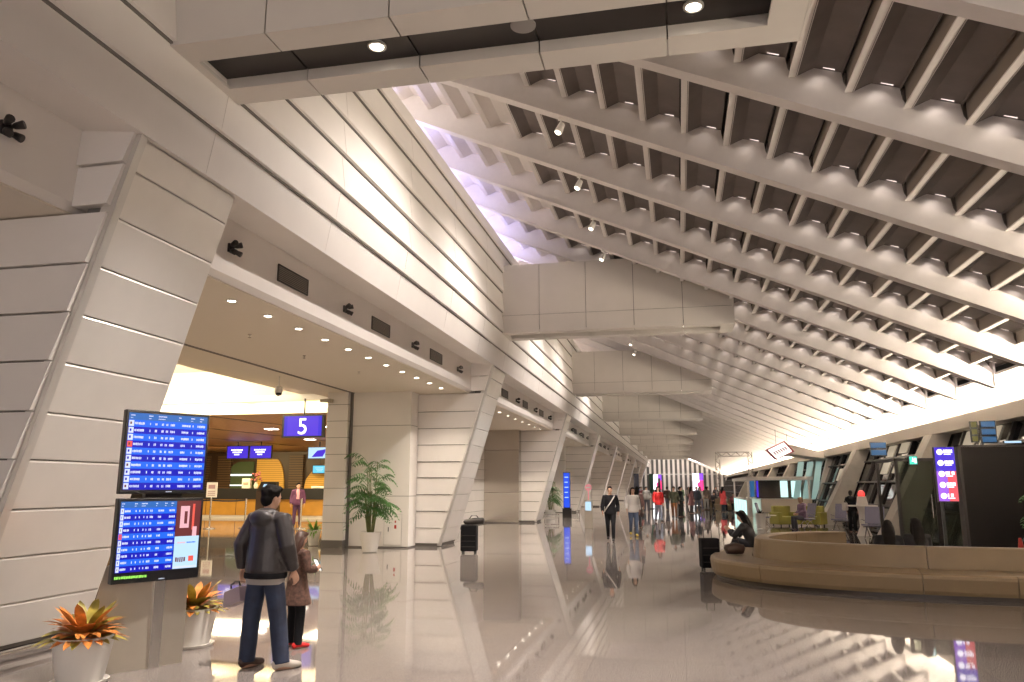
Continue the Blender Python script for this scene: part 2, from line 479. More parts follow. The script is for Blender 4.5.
# ---- roof: ribs with fins, dark panels between, lamps on the ribs
CELL = 0.66
FINX = [1.64 + CELL * k for k in range(-14, 9)]
HF = 0.36
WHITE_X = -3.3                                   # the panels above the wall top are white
def hf(x): return zb(x) + HF
b = MB(); b.mi = 0
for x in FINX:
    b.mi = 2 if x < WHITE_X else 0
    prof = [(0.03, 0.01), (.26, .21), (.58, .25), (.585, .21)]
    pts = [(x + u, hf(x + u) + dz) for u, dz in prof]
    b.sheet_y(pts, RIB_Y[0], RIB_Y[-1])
b.mi = 1
xs = [FINX[0] - .2, FINX[-1] + CELL + 1.2]
b.sheet_y([(x, hf(x) + .32) for x in xs], -12, HALL_END + 1)
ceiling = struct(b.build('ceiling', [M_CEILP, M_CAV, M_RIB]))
X_L, X_R = FINX[0], 7.36
web = []
for x in FINX:
    for u, dz in ((0, 0.0), (.26, .205), (.58, .245), (.60, .10)):
        if x + u <= X_R:
            web.append((x + u, hf(x + u) + dz))
web.append((X_R, hf(X_R)))
def rib_mesh():
    b = MB()
    n = len(web)
    t = 0.05
    for s in (-t, t):
        base = len(b.v)
        for x, z in web:
            b.v += [(x, s, zb(x)), (x, s, z)]
        for i in range(n - 1):
            q = (base + 2 * i, base + 2 * i + 2, base + 2 * i + 3, base + 2 * i + 1)
            b.face(q if s < 0 else q[::-1])
    b.prism([(X_L, -.11, zb(X_L) - .03), (X_L, .11, zb(X_L) - .03), (X_L, .11, zb(X_L)), (X_L, -.11, zb(X_L))],
            [(X_R, -.11, zb(X_R) - .03), (X_R, .11, zb(X_R) - .03), (X_R, .11, zb(X_R)), (X_R, -.11, zb(X_R))])
    b.b2(X_R - .02, X_R + .02, -.10, .10, zb(X_R) - .03, hf(X_R) + .25)
    return b.mesh('roof_rib', M_RIB)
def fin_mesh():
    b = MB()
    for x in FINX:
        h = hf(x)
        b.mi = 1; b.b2(x - .02, x + .02, .05, RIB_S - .05, h + .02, h + .32)
        b.mi = 0; b.b2(x - .06, x + .05, .05, RIB_S - .05, h, h + .02)
    return b.mesh('fins', [M_RIB, M_FINW])
def led_mesh():
    b = MB()
    for x in FINX:
        pa = [(x + .05, hf(x + .05) + .06), (x + .26, hf(x + .26) + .235), (x + .57, hf(x + .57) + .275)]
        b.mi = 1
        for (xa, za), (xb_, zb_) in zip(pa[:-1], pa[1:]):
            b.tube([(xa, -.075, za), (xb_, -.075, zb_)], .011, 5, (0, 1, 0))
        b.mi = 0
        b.tube([(x + .36, -.09, hf(x + .36) + .225), (x + .50, -.09, hf(x + .5) + .235)], .007, 5, (0, 1, 0))
    return b.mesh('lamp_hooks', [M_LED, M_RIB])
rm, fm, lm = rib_mesh(), fin_mesh(), led_mesh()
for y in RIB_Y[5:22]:
    for x in FINX:
        if x > -3.0 - max(0, (y - 24)) * .3:
            pw = .55 * (1.0 + 2.4 * min(1, max(0, (x + 1.5) / 6.0))) * (1.0 if y > 22 else .45 + .55 * min(1, max(0, (x + 1) / 4)))
            light('SPOT', 'rib_spot', (x + .32, y - .24, hf(x + .32) + .17), pw, (1.0, 0.86, 0.77), .04, direction=(-.1, .38, -1), spot=120, blend=.7)
for y in RIB_Y:
    r = bpy.data.objects.new('roof_rib', rm); C.objects.link(r); r.parent = ceiling; r.location = (0, y, 0)
    f = bpy.data.objects.new('cross_fins', fm); C.objects.link(f); f.parent = r
    l = bpy.data.objects.new('lamp_hooks', lm); C.objects.link(l); l.parent = r
# ---- right fascia with its cove
b = MB(); b.ext_y([(8.0, 3.33), (8.0, 3.70), (8.03, 3.72), (8.10, 3.70), (8.12, 3.40), (8.55, 3.40), (8.55, 3.33)], -12, HALL_END)
struct(b.build('trim_1', mat('fascia_paint', (0.60, 0.55, 0.48), 0.5), fix=True))
b = MB(); b.ext_y([(8.55, 3.33), (8.55, 3.74), (7.38, 4.27), (7.38, 4.33), (8.7, 3.9), (8.75, 3.33)], -12, HALL_END)
struct(b.build('trim_2', M_RIB, fix=True))

# ---- end wall with vertical stripes
light('AREA', 'end_fill', (0, 134, 6.0), 550, CREAM, 8, 1, direction=(0, 1, -.25))  # added fill with no fixture, brightens the end wall
b = MB()
b.mi = 0; b.b2(-9.2, 12, HALL_END, HALL_END + .3, 0, 12)
b.mi = 1
x = -8.6
while x < 9:
    b.b2(x, x + .42, HALL_END - .12, HALL_END, 0, 11.5); x += .84
b.mi = 2; b.b2(-9, 9, HALL_END - .16, HALL_END - .13, 3.9, 4.02)
struct(b.build('wall_end', [mat('grey_recess', (.10, .095, .09), .6), M_WALL, M_TRIM]))

# ---- right window wall, leaning outwards, dark night panes
def rx(z): return 6.9 + 0.41 * z
b = MB()
b.mi = 0; b.prism([(rx(0) + .25, -12, 0), (rx(0) + .35, -12, 0), (rx(3.4) + .35, -12, 3.4), (rx(3.4) + .25, -12, 3.4)],
                  [(rx(0) + .25, HALL_END, 0), (rx(0) + .35, HALL_END, 0), (rx(3.4) + .35, HALL_END, 3.4), (rx(3.4) + .25, HALL_END, 3.4)])
window_right = struct(b.build('window_1', M_GLASSN, fix=True))
b = MB()
def rbar(y0, y1, z0, z1, d0=.14, d1=.24):
    b.prism([(rx(z0) + d0, y0, z0), (rx(z0) + d1, y0, z0), (rx(z1) + d1, y0, z1), (rx(z1) + d0, y0, z1)],
            [(rx(z0) + d0, y1, z0), (rx(z0) + d1, y1, z0), (rx(z1) + d1, y1, z1), (rx(z1) + d0, y1, z1)])
for k in range(-4, 70):
    y = 27.0 + 1.75 * k
    if y < HALL_END: rbar(y, y + .12, 0, 3.38)
for z in (0.05, 0.95, 1.85, 2.75):
    rbar(-12, HALL_END, z, z + .07)
b.build('window_frame', M_DARKM, window_right, fix=True)
b = MB()
for y, z0, z1 in ((31.2, 2.2, 2.85), (31.2, 2.95, 3.35), (32.95, 2.2, 2.75), (32.95, 2.85, 3.3), (41.7, 2.0, 2.6), (24.4, 2.6, 3.3), (22.7, 2.7, 3.3)):
    rbar(y, y + 1.2, z0, z1, .205, .235)
b.build('lit_blind', M_SHADE, window_right, fix=True)
b = MB()
for k, y in enumerate((26.6, 37.4, 48.2, 59, 69.8, 80.6, 91.4)):
    b.prism([(rx(0) - .75, y, 0), (rx(0) + .2, y, 0), (rx(3.33) + .2, y, 3.33), (rx(3.33) - .35, y, 3.33)],
            [(rx(0) - .75, y + .9, 0), (rx(0) + .2, y + .9, 0), (rx(3.33) + .2, y + .9, 3.33), (rx(3.33) - .35, y + .9, 3.33)])
b.build('leaning_buttress', M_CONC, window_right, fix=True)

# ---- check-in hall beyond the first bay
b = MB()
b.b2(-34.3, -34, -2, 44, 0, 6.4)                     # far left
struct(b.build('wall_hall_left', M_GOLD))
b = MB(); b.b2(-34, -9.4, -2.3, -2.0, 0, 6.4); struct(b.build('wall_hall_near', M_WALL))
b = MB(); b.b2(-9.98, -9.34, 20.75, 23.2, 0.2, 4.46); b.b2(-9.45, -9.41, 23.2, 44, 0, 6.3)
b.mi = 1; b.b2(-9.99, -9.345, 20.74, 23.2, 0, 0.2)
for z in (0.68, 1.16, 1.64, 2.12, 2.60, 3.08, 3.56, 4.04):
    b.b2(-9.983, -9.337, 20.747, 23.2, z, z + .012)
struct(b.build('wall_hall_right', [M_WALL, M_JOINT]))
b = MB(); b.b2(-34, -9.2, -2, 25.4, 5.85, 6.3)          # high part
struct(b.build('ceiling_hall_high', M_SOFFIT))
b = MB(); b.b2(-10.5, -9.30, -2, 25, 4.40, 4.52); b.b2(-12.9, -10.5, -2, 25, 4.88, 5.0); b.b2(-12.9, -12.8, -2, 25, 5.0, 5.85); b.b2(-10.5, -10.4, -2, 25, 4.52, 4.9); struct(b.build('trim_3', M_SOFFIT))
b = MB(); b.b2(-34, -9.2, 25, 25.03, 4.26, 4.66); b.b2(-34, -9.2, 25, 25.2, 4.88, 5.85)
b.mi = 1; b.b2(-34, -9.2, 24.55, 25.2, 4.66, 4.88)
struct(b.build('wall_bulkhead', [M_SOFFIT, M_WALL]))
b = MB(); b.prism([(-34, 25.04, 4.27), (-9.4, 25.04, 4.27), (-9.4, 44, 3.75), (-34, 44, 3.75)], [(-34, 25.04, 4.4), (-9.4, 25.04, 4.4), (-9.4, 44, 4.4), (-34, 44, 4.4)])
b.mi = 1
for k in range(5):
    xa = -34 + 4.2 * k
    b.prism([(xa, 25, 4.262), (xa + .18, 25, 4.262), (xa + 7.18, 44, 3.742), (xa + 7.0, 44, 3.742)], [(xa, 25, 4.3), (xa + .18, 25, 4.3), (xa + 7.18, 44, 3.8), (xa + 7.0, 44, 3.8)])
b.mi = 2
for (xa, ya) in ((-20.5, 29), (-17.3, 30), (-14.5, 29.5), (-23, 33), (-18, 35), (-21.2, 30.6)):
    zc = 4.27 - (ya - 25) * .52 / 19
    b.b2(xa, xa + .5, ya, ya + .3, zc - .02, zc)
struct(b.build('ceiling_hall_low', [M_WOOD, M_BROWN, M_LAMP], fix=True))
# back wall of the check-in hall: slatted bays between dark curved piers
b = MB()
b.mi = 0; b.b2(-34, -9.4, 43, 43.3, 0, 4.0)
def arch(x0, x1, z1, mi, side, y=42.9):
    b.mi = mi
    pts = [(x0, .9), (x1, .9)]
    if side > 0:
        pts += [(x1, z1)] + [(x0 + (x1 - x0) * (1 - math.sin(a)) * .55, z1 - 1.5 * (1 - math.cos(a))) for a in [PI / 2 * i / 6 for i in range(7)]]
    else:
        pts += [(x1 - (x1 - x0) * .3 * (1 - math.cos(a)), z1 * .5 + z1 * .5 * math.sin(a)) for a in [PI / 2 * i / 6 for i in range(7)]] + [(x0, z1)]
    b.ext_y(pts, y, 43)
arch(-25.1, -23.25, 3.35, 1, -1)
arch(-27.2, -25.3, 3.2, 2, 1, 42.88)
arch(-21.9, -17.0, 3.25, 1, 1)
arch(-31.5, -29.6, 3.4, 1, -1)
b.mi = 3
for xa in (-29.2, -27.7, -22.9):
    b.b2(xa, xa + .9, 42.8, 43, .9, 3.6)
b.mi = 4
b.b2(-27.1, -25.4, 42.84, 42.88, 2.35, 2.45); b.b2(-27.1, -25.4, 42.84, 42.88, 1.75, 1.82)
struct(b.build('wall_hall_back', [M_BROWN, M_GOLDS, M_GREENG, M_BSLAT, M_LITW], fix=True))
# ================================================================== PILLARS
JZ = [0.10, 0.53, 1.0, 1.47, 1.95, 2.41, 2.90, 3.38, 3.87, 4.37, 4.86, 5.20]
def make_pillar(label):
    t = thing('leaning_pillar', label, 'pillar', (LX0, 0, 0), 0, 'leaning panel-clad pillars along the left side')
    def q(z): return LS * z
    b = MB()
    for z0, z1 in zip(JZ[:-1], JZ[1:]):
        # every panel: lower edge proud, upper edge tucked under the next one
        xa, xb = q(z0) + .03, q(z1) + .012
        b.ext_y([(q(z0) - .06, z0), (xa - .006, z0), (xa, z0 + .012), (xb + .003, z1 - .03), (xb - .004, z1 - .007), (q(z1) - .06, z1 - .007)], .10, 1.75)
    b.build('face_cladding', M_PIER, t, fix=True)
    b = MB(); b.prism([(q(0.05) - .3, .05, .05), (q(.05) - .02, .05, .05), (q(5.2) - .02, .05, 5.2), (q(5.2) - .3, .05, 5.2)],
                      [(q(.05) - .3, 1.72, .05), (q(.05) - .02, 1.72, .05), (q(5.2) - .02, 1.72, 5.2), (q(5.2) - .3, 1.72, 5.2)])
    b.build('core', M_JOINT, t, fix=True)
    b = MB(); b.prism([(q(0) - .10, 0, .02), (q(0) + .07, 0, .02), (q(5.2) + .06, 0, 5.2), (q(5.2) - .10, 0, 5.2)],
                      [(q(0) - .10, .10, .02), (q(0) + .07, .10, .02), (q(5.2) + .06, .10, 5.2), (q(5.2) - .10, .10, 5.2)])
    b.build('edge_post', M_TRIM, t, fix=True)
    b = MB(); b.prism([(q(0.1) - .30, 1.752, .1), (q(.1) + .02, 1.752, .1), (q(5.2) + .01, 1.752, 5.2), (q(5.2) - .3, 1.752, 5.2)],
                      [(q(0.1) - .30, 1.77, .1), (q(.1) + .02, 1.77, .1), (q(5.2) + .01, 1.77, 5.2), (q(5.2) - .3, 1.77, 5.2)])
    b.build('far_side_panel', M_WALL, t, fix=True)
    b = MB(); b.b2(-.25, -.03, .06, 1.74, 0, .10)
    b.build('base_strip', M_DARKM, t)
    return t
PL = ['wide leaning panel-clad pillar behind the flight screens, nearest to us',
      'leaning pillar at the far end of the check-in opening beside the black suitcase',
      'leaning pillar standing just past the stainless steel panel on the left',
      'leaning pillar behind the blue totem, fourth along the left side',
      'fifth leaning pillar along the left side, beyond the blue totem',
      'sixth leaning pillar along the left side of the hall', 'seventh leaning pillar along the left side of the hall',
      'eighth leaning pillar along the left side, small with distance', 'ninth and farthest leaning pillar along the left side']
p0 = make_pillar(PL[0]); p0.location.y = PIER_Y[0]
for k in range(1, 9):
    dup(p0, (LX0, PIER_Y[k], 0), label=PL[k])

# base rail on the floor in front of the nearest pillar
t = thing('floor_guard_rail', 'low metal guard rail along the foot of the nearest leaning pillar', 'rail', (LX0 + .35, PIER_Y[0], 0))
b = MB(); b.tube([(0, -1.4, .09), (0, 1.6, .09)], .03, 8); b.build('rail_bar', M_CHROME, t, True)
for yy in (-1.2, .1, 1.4):
    b = MB(); b.b2(-.02, .02, yy - .02, yy + .02, 0, .09); b.build('rail_foot', M_CHROME, t)

# ================================================================== BEAMS
def make_beam(xr, label, lights=True):
    t = thing('overhead_beam', label, 'beam', (0, 0, 0), 0, 'white clad beams crossing the hall overhead')
    x0, z0, z1 = -5.2, 6.15, 8.22
    D = 1.27
    n = 5; w = (xr - x0) / n
    b = MB()
    for i in range(n):
        a, c = x0 + w * i + .008, x0 + w * (i + 1) - .008
        for za, zc in ((z0, 6.67), (6.685, z1)):
            b.b2(a, c, 0, .04, za, zc)
        b.b2(a, c, .04, .34, z0, z0 + .04)
        b.b2(a, c, .92, D - .04, z0, z0 + .04)
        b.b2(a, c, .30, .34, z0 + .04, z0 + .14); b.b2(a, c, .92, .96, z0 + .04, z0 + .14)
        b.b2(a, c, D - .04, D, z0, z1)
    b.b2(xr - .006, xr + .02, .0, D, z0, z1)
    b.b2(x0 + .01, x0 + .35, .34, .92, z0, z0 + .04); b.b2(xr - .35, xr - .01, .34, .92, z0, z0 + .04)
    b.build('cladding', M_BEAM, t)
    b = MB()
    for i in range(n):
        a, c = x0 + w * i + .012, x0 + w * (i + 1) - .012
        b.b2(max(a, x0 + .3), min(c, xr - .3), .33, .93, z0 + .13, z0 + .16)
    b.build('soffit_panel', M_BLACKP, t)
    b = MB(); b.b2(x0 + .03, xr - .03, .03, D - .03, z0 + .17, z1 - .02); b.build('core', M_JOINT, t)
    for xx in (-2.94, .32):
        b = MB(); b.lathe([(.075, .125), (.10, .12), (.10, .10), (.075, .095)], (xx, .62, z0), 20, False)
        f = b.build('downlight', M_TRIM, t, True)
        b = MB(); b.lathe([(.001, .118), (.074, .118), (.074, .108), (.001, .100)], (xx, .62, z0), 20); b.build('lens', M_LAMP, f)
    b = MB(); b.lathe([(.001, .13), (.13, .13), (.13, .115), (.10, .105), (.001, .105)], (-1.36, .60, z0), 24); b.build('ceiling_speaker', mat('speaker_grey', (.30, .28, .27), .6), t, True)
    return t
BLAB = ['white clad beam with a black underside crossing right above us',
        'second overhead beam, the wide white box in the middle of the view', 'third overhead beam, just behind and below the wide white box',
        'fourth overhead beam across the hall', 'fifth overhead beam across the hall', 'sixth overhead beam across the hall', 'seventh overhead beam across the hall', 'eighth overhead beam across the hall', 'ninth overhead beam, nearest to the striped end wall']
beam0 = make_beam(1.38, BLAB[0]); beam0.location = (0, PIER_Y[0], 0)
beam1 = make_beam(1.68, BLAB[1]); beam1.location = (0, PIER_Y[1], 0)
for k in range(2, 9):
    dup(beam1, (0, PIER_Y[k], 0), label=BLAB[k])
for k in range(9):
    for xx in (-2.94, .32):
        light('SPOT', 'beam_lamp', (xx, PIER_Y[k] + .62, 6.22), 1500 if xx < 0 else 650, CREAM, .08, spot=115, blend=.8)

# ================================================================== LAMPS, GRILLES ON THE LEFT BAND
def cluster_proto():
    t = thing('lamp_cluster', '', 'lamp', group='four-headed lamp clusters on the left band')
    b = MB(); b.b2(0, .03, -.06, .06, -.06, .06); b.build('wall_plate', M_DARKM, t)
    for i, (dy, dz) in enumerate(((-.06, .05), (.06, .055), (-.055, -.055), (.065, -.05))):
        b = MB(); d = Vector((.75, dy * 5, dz * 6 - .1)).normalized()
        p = Vector((.04, dy * .6, dz * .6))
        b.loft([p, p + d * .03, p + d * .10, p + d * .11], [.015, .032, .042, .036], (0, 1, 0), 10)
        b.build('lamp_head', M_DARKM, t, True)
    return t
def grille_proto():
    t = thing('air_grille', '', 'grille', group='ventilation grilles on the left band')
    b = MB(); b.b2(.0, .02, 0, .98, 0, .02); b.b2(.0, .02, 0, .98, .25, .27); b.b2(.0, .02, 0, .02, 0, .27); b.b2(.0, .02, .96, .98, 0, .27)
    b.build('grille_frame', M_DARKM, t)
    b = MB(); b.mi = 1; b.b2(.0, .004, .02, .96, .02, .25); b.mi = 0
    for i in range(8):
        b.box((.010, .49, .035 + i * .029), (.014, .94, .012), ry=.5)
    b.build('louvres', [mat('louvre_paint', (.28, .235, .20), .5), M_DARK], t)
    return t
def dl_proto():
    t = thing('recessed_downlight', '', 'downlight', group='recessed downlights in the left soffit')
    b = MB(); b.lathe([(.062, 0), (.085, 0), (.085, -.012), (.062, -.016)], (0, 0, 0), 18, False); b.build('trim_ring', M_WHITE, t, True)
    b = MB(); b.lathe([(.001, 0), (.061, 0), (.061, -.010), (.001, -.012)], (0, 0, 0), 18); b.build('lens', M_LAMP, t)
    return t
first = {}
def place(key, proto, loc, label):
    if key not in first:
        first[key] = proto(); o = first[key]; o.location = loc; o['label'] = label; return o
    return dup(first[key], loc, label=label)
BAYN = ['at the top left edge', 'over the check-in opening', 'in the stainless panel bay', 'in the blue totem bay', 'in the fifth bay', 'in the sixth bay', 'in the seventh bay']
def nth(i, n):
    if n == 1: return ''
    return ORD[i] + ' of ' + str(n) + ', '
for bay in range(-1, 6):
    yb = PIER_Y[0] + P0 * bay
    cl = [2.72 + 3.72 * i for i in range(4)] if bay >= 0 else [14.45]
    gr = [4.0 + 3.72 * i for i in range(3)] if bay >= 0 else []
    for i, d in enumerate(cl):
        place('cl', cluster_proto, (-5.87, yb + d, 4.88), (nth(i, len(cl)) + 'dark lamp cluster on the band ' + BAYN[bay + 1]))
    for i, d in enumerate(gr):
        place('gr', grille_proto, (-5.87, yb + d, 4.77), (nth(i, len(gr)) + 'brown air grille on the band ' + BAYN[bay + 1]))
    ndl = 12 if bay == 0 else (9 if bay == 1 else (0 if bay < 0 else 6))
    for i in range(ndl):
        yy = (yb + 1.75 + .85 + 1.04 * i) if bay == 0 else yb + 3.0 + (11.5 / max(1, ndl - 1)) * i
        place('dl', dl_proto, (-6.38, yy, 4.40), (nth(i, ndl) + 'round downlight in the soffit ' + BAYN[bay + 1]))
        if bay == 0 or i % 3 == 1:
            light('SPOT', 'soffit_lamp', (-6.38, yy, 4.37), 140 if bay == 0 else 400, WARM, .05, spot=110, blend=.7)
# sprinkler heads
sp = None
for i, (xx, yy) in enumerate(((-7.4, 10.2), (-7.5, 12.3), (-7.6, 14.6), (-7.4, 17.0))):
    if sp is None:
        b = MB(); b.lathe([(.035, 0), (.035, -.012), (.012, -.02), (.012, -.05), (.03, -.055), (.03, -.06)], (0, 0, 0), 12)
        sp = b.build('sprinkler_head', M_CHROME, None, True); o = sp
    else:
        o = sp.copy(); C.objects.link(o)
    o.location = (xx, yy, 4.40)
    tag(o, ORD[i] + ' of four tiny sprinkler heads in the soffit over the check-in opening', 'sprinkler', 'sprinkler heads in the soffit')
# spotlights hanging under the roof ribs
def spot_proto():
    t = thing('spotlight', '', 'spotlight', group='spotlights hanging below the roof ribs')
    b = MB(); b.tube([(0, 0, 0), (0, 0, -.16)], .014, 8); b.box((0, 0, -.02), (.10, .06, .04)); b.build('bracket', M_WHITE, t)
    d = Vector((-.35, -.25, -.9)).normalized(); p = Vector((0, 0, -.16))
    b = MB(); b.loft([p - d * .06, p - d * .05, p + d * .12, p + d * .14], [.03, .055, .07, .06], (1, 0, 0), 14); h = b.build('lamp_body', M_WHITE, t, True)
    b = MB(); b.loft([p + d * .135, p + d * .146], [.056, .05], (1, 0, 0), 14); b.build('lens', M_SPOTG, h)
    return t
for i in range(14):
    yy = 12.197 + RIB_S * i
    place('sp', spot_proto, (-1.75, yy, zb(-1.75) - .03), ORD[i] + ' of fourteen small white spotlights hanging in a row under the roof ribs')
    if i % 2 == 0:
        light('SPOT', 'rib_lamp', (-1.85, yy, zb(-1.75) - .40), 600, CREAM, .06, direction=(-.8, -.1, -1), spot=120, blend=.8)

# ================================================================== FLIGHT SCREENS
SC = Vector((-5.12, 6.83, 0)); SD = Vector((.5, .866, 0)); ANG = math.atan2(SD.y, SD.x)
t = thing('flight_information_display', 'two stacked blue flight information screens on a grey metal stand', 'display', (SC.x, SC.y, 0), ANG)
# local frame: x along the screens (left to right), -y towards the viewer
b = MB()
b.prism([(-.62, -.10, 0), (.02, -.17, 0), (.10, .10, 0), (-.45, .28, 0)], [(-.40, -.08, .95), (.02, -.13, .95), (.10, .08, .95), (-.28, .14, .95)])
b.build('stand_plate', M_STAND, t, fix=True)
b = MB(); b.b2(.02, .12, -.19, -.05, 0, 1.3)
b.build('stand_post', M_CHROME, t)
b = MB(); b.b2(.12, .36, -.15, .10, 0, 1.2); b.build('stand_column', M_STAND, t)
b = MB(); b.b2(-.12, .24, -.13, -.06, 1.2, 2.2); b.build('mounting_plate', M_DARKM, t)
def screen(z0, z1, rows, lower):
    w = .412
    b = MB(); b.b2(-w, w, -.25, -.17, z0, z1); s = b.build('screen_housing', M_FRAMEB, t, bevel=.008)
    b = MB(); rnd = random.Random(3 + lower)
    y = -.2505; m = .025
    xr = .14 if lower else w - m
    zt = z1 - .03; zl = z0 + (.10 if lower else .04)
    def r(x0, x1, za, zc, mi, d=0):
        b.mi = mi; b.b2(x0, x1, y - .0015 - d, y + .001, za, zc)
    r(-w + m, xr, zl, zt, 0)
    hh = (zt - zl) / (rows + 1)
    r(-w + m, xr, zt - hh, zt, 2, .0005)
    def dashes(x0, x1, zc, h, mi, unit=.011):
        x = x0
        while x < x1 - unit:
            wd = unit * rnd.choice((.6, .8, .8)); r(x, x + wd, zc - h * rnd.uniform(.36, .5), zc + h * rnd.uniform(.36, .5), mi, .0015); x += unit * rnd.choice((1, 1, 1.1))
    W_ = xr + w - m; X0 = -w + m
    cols = (.12, .24, .34, .40, .48, .57, .66, .79, .90) if not lower else (.05, .12, .25, .36, .44, .53, .66, .84, .95)
    for c0, c1 in ((.02, .08), (.24, .30), (.36, .47), (.62, .66), (.78, .84), (.90, .96)):
        dashes(X0 + W_ * c0, X0 + W_ * c1, zt - hh * .35, .012, 3, .008); dashes(X0 + W_ * c0, X0 + W_ * (c1 - .02), zt - hh * .72, .008, 3, .008)
    for i in range(rows):
        zc = zt - hh * (i + 1.5)
        if i % 2 == 0: r(X0, xr, zc - hh / 2, zc + hh / 2, 1, .0005)
        lw = .05 if not lower else .032
        r(X0 + .004, X0 + lw, zc - hh * .42, zc + hh * .42, 4 if i == (3 if not lower else 4) else 3, .001)
        r(X0 + .014, X0 + lw * .6, zc - hh * .15, zc + hh * .2, 0 if i % 3 else 5, .0016)
        f = X0 + lw + .008; g = xr - f
        for c0, c1 in ((0, .13), (.20, .23), (.27, .31), (.36, .40), (.42, .46), (.48, .55)):
            dashes(f + g * c0, f + g * c1, zc, hh * .38, 3)
        dashes(f + g * .64, f + g * (.70 + rnd.uniform(0, .08)), zc, hh * .36, 3)
        dashes(f + g * .79, f + g * .81, zc, hh * .36, 3)
        dashes(f + g * .86, f + g * .98, zc, hh * .38, 3)
    if lower:
        xa, xb = .145, w - m
        r(xa, xb, zt - .34, zt, 5); r(xa + .04, xa + .13, zt - .26, zt - .05, 6, .001); r(xa + .16, xb - .06, zt - .28, zt - .03, 4, .001)
        r(xa + .08, xa + .11, zt - .22, zt - .10, 5, .0016); r(xa + .17, xb - .03, zt - .34, zt - .25, 6, .0018)
        r(xa, xb, zl, zt - .34, 7)
        dashes(xa + .03, xa + .12, zt - .40, .016, 6); dashes(xb - .12, xb - .02, zt - .40, .014, 1)
        dashes(xa + .02, xa + .14, zt - .56, .05, 5, .02); r(xa + .15, xa + .20, zt - .58, zt - .53, 4, .001); r(xa + .01, xb - .01, zt - .64, zt - .62, 3, .001)
        dashes(X0 + .0, X0 + .30, z0 + .055, .026, 8, .014)
    dashes(.02, .08, z0 + .02, .008, 3, .008)
    b.build('screen_image', [M_SCRN, M_SCRL, M_SCRH, M_TXT, M_SRED, M_SMAR, M_SPINK, M_SPALE, M_TXTG], s)
screen(1.615, 2.41, 10, 0)
screen(.80, 1.575, 10, 1)

# ================================================================== POTTED PLANTS
def leaf(b, base, d, up, L, wd, droop, n=5):
    """a pointed strap leaf that arches"""
    base = Vector(base); d = Vector(d).normalized(); side = d.cross(Vector((0, 0, 1)))
    side = side.normalized() if side.length > .01 else Vector((1, 0, 0))
    prev = None; s0 = len(b.v)
    for i in range(n + 1):
        u = i / n
        p = base + d * (L * u) + Vector((0, 0, up * L * u - droop * L * u * u))
        w = wd * (math.sin(PI * min(1, u * .85 + .12)) ** .8) * (1 if u < 1 else .05)
        b.v += [tuple(p - side * w), tuple(p + Vector((0, 0, -.12 * w)) * 1.0), tuple(p + side * w)]
        if i:
            q = s0 + 3 * (i - 1)
            b.face((q, q + 1, q + 4, q + 3)); b.face((q + 1, q + 2, q + 5, q + 4))
def pot(t, r0, r1, h, saucer=True, m=None):
    b = MB(); b.lathe([(.001, .02), (r0, .02), (r0 + (r1 - r0) * .5, h * .5), (r1, h), (r1 - .02, h), (r1 - .03, h - .05), (.001, h - .05)], (0, 0, 0), 32)
    b.build('pot', m or M_WHITE, t, True)
    b = MB(); b.lathe([(.001, h - .05), (r1 - .035, h - .05), (r1 - .05, h - .035), (.001, h - .02)], (0, 0, 0), 20); b.build('soil', M_SOIL, t, True)
    if saucer:
        b = MB(); b.lathe([(.001, 0), (r0 + .03, 0), (r0 + .05, .035), (r0 + .03, .03), (.001, .018)], (0, 0, 0), 32); b.build('saucer', m or M_WHITE, t, True)
def bromeliad(label, loc, sd, sc):
    t = thing('potted_orange_plant', label, 'plant', loc, 0, 'orange-leaved plants in white pots by the screens')
    pot(t, .185, .25, .40)
    rnd = random.Random(sd); b = MB()
    for ring, (n, up, L, dr) in enumerate(((22, .32, .33, .42), (20, .60, .32, .5), (16, .95, .29, .5), (10, 1.5, .24, .4))):
        for k in range(n):
            a = 2 * PI * (k + rnd.random() * .7) / n + ring
            b.mi = 0 if rnd.random() < .68 else 1
            leaf(b, (.05 * math.cos(a), .05 * math.sin(a), .38 + .015 * ring), (math.cos(a), math.sin(a), 0), up, L * rnd.uniform(.85, 1.15) * sc, .046, dr)
    b.build('foliage', [M_ORANGE, M_OLIVEL], t, True)
bromeliad('orange-leaved plant in a white pot left of the screen stand, by the pillar', (-5.17, 6.15, 0), 2, .95)
bromeliad('orange-leaved plant in a white pot just behind the screen stand', (-5.20, 7.78, 0), 5, .9)

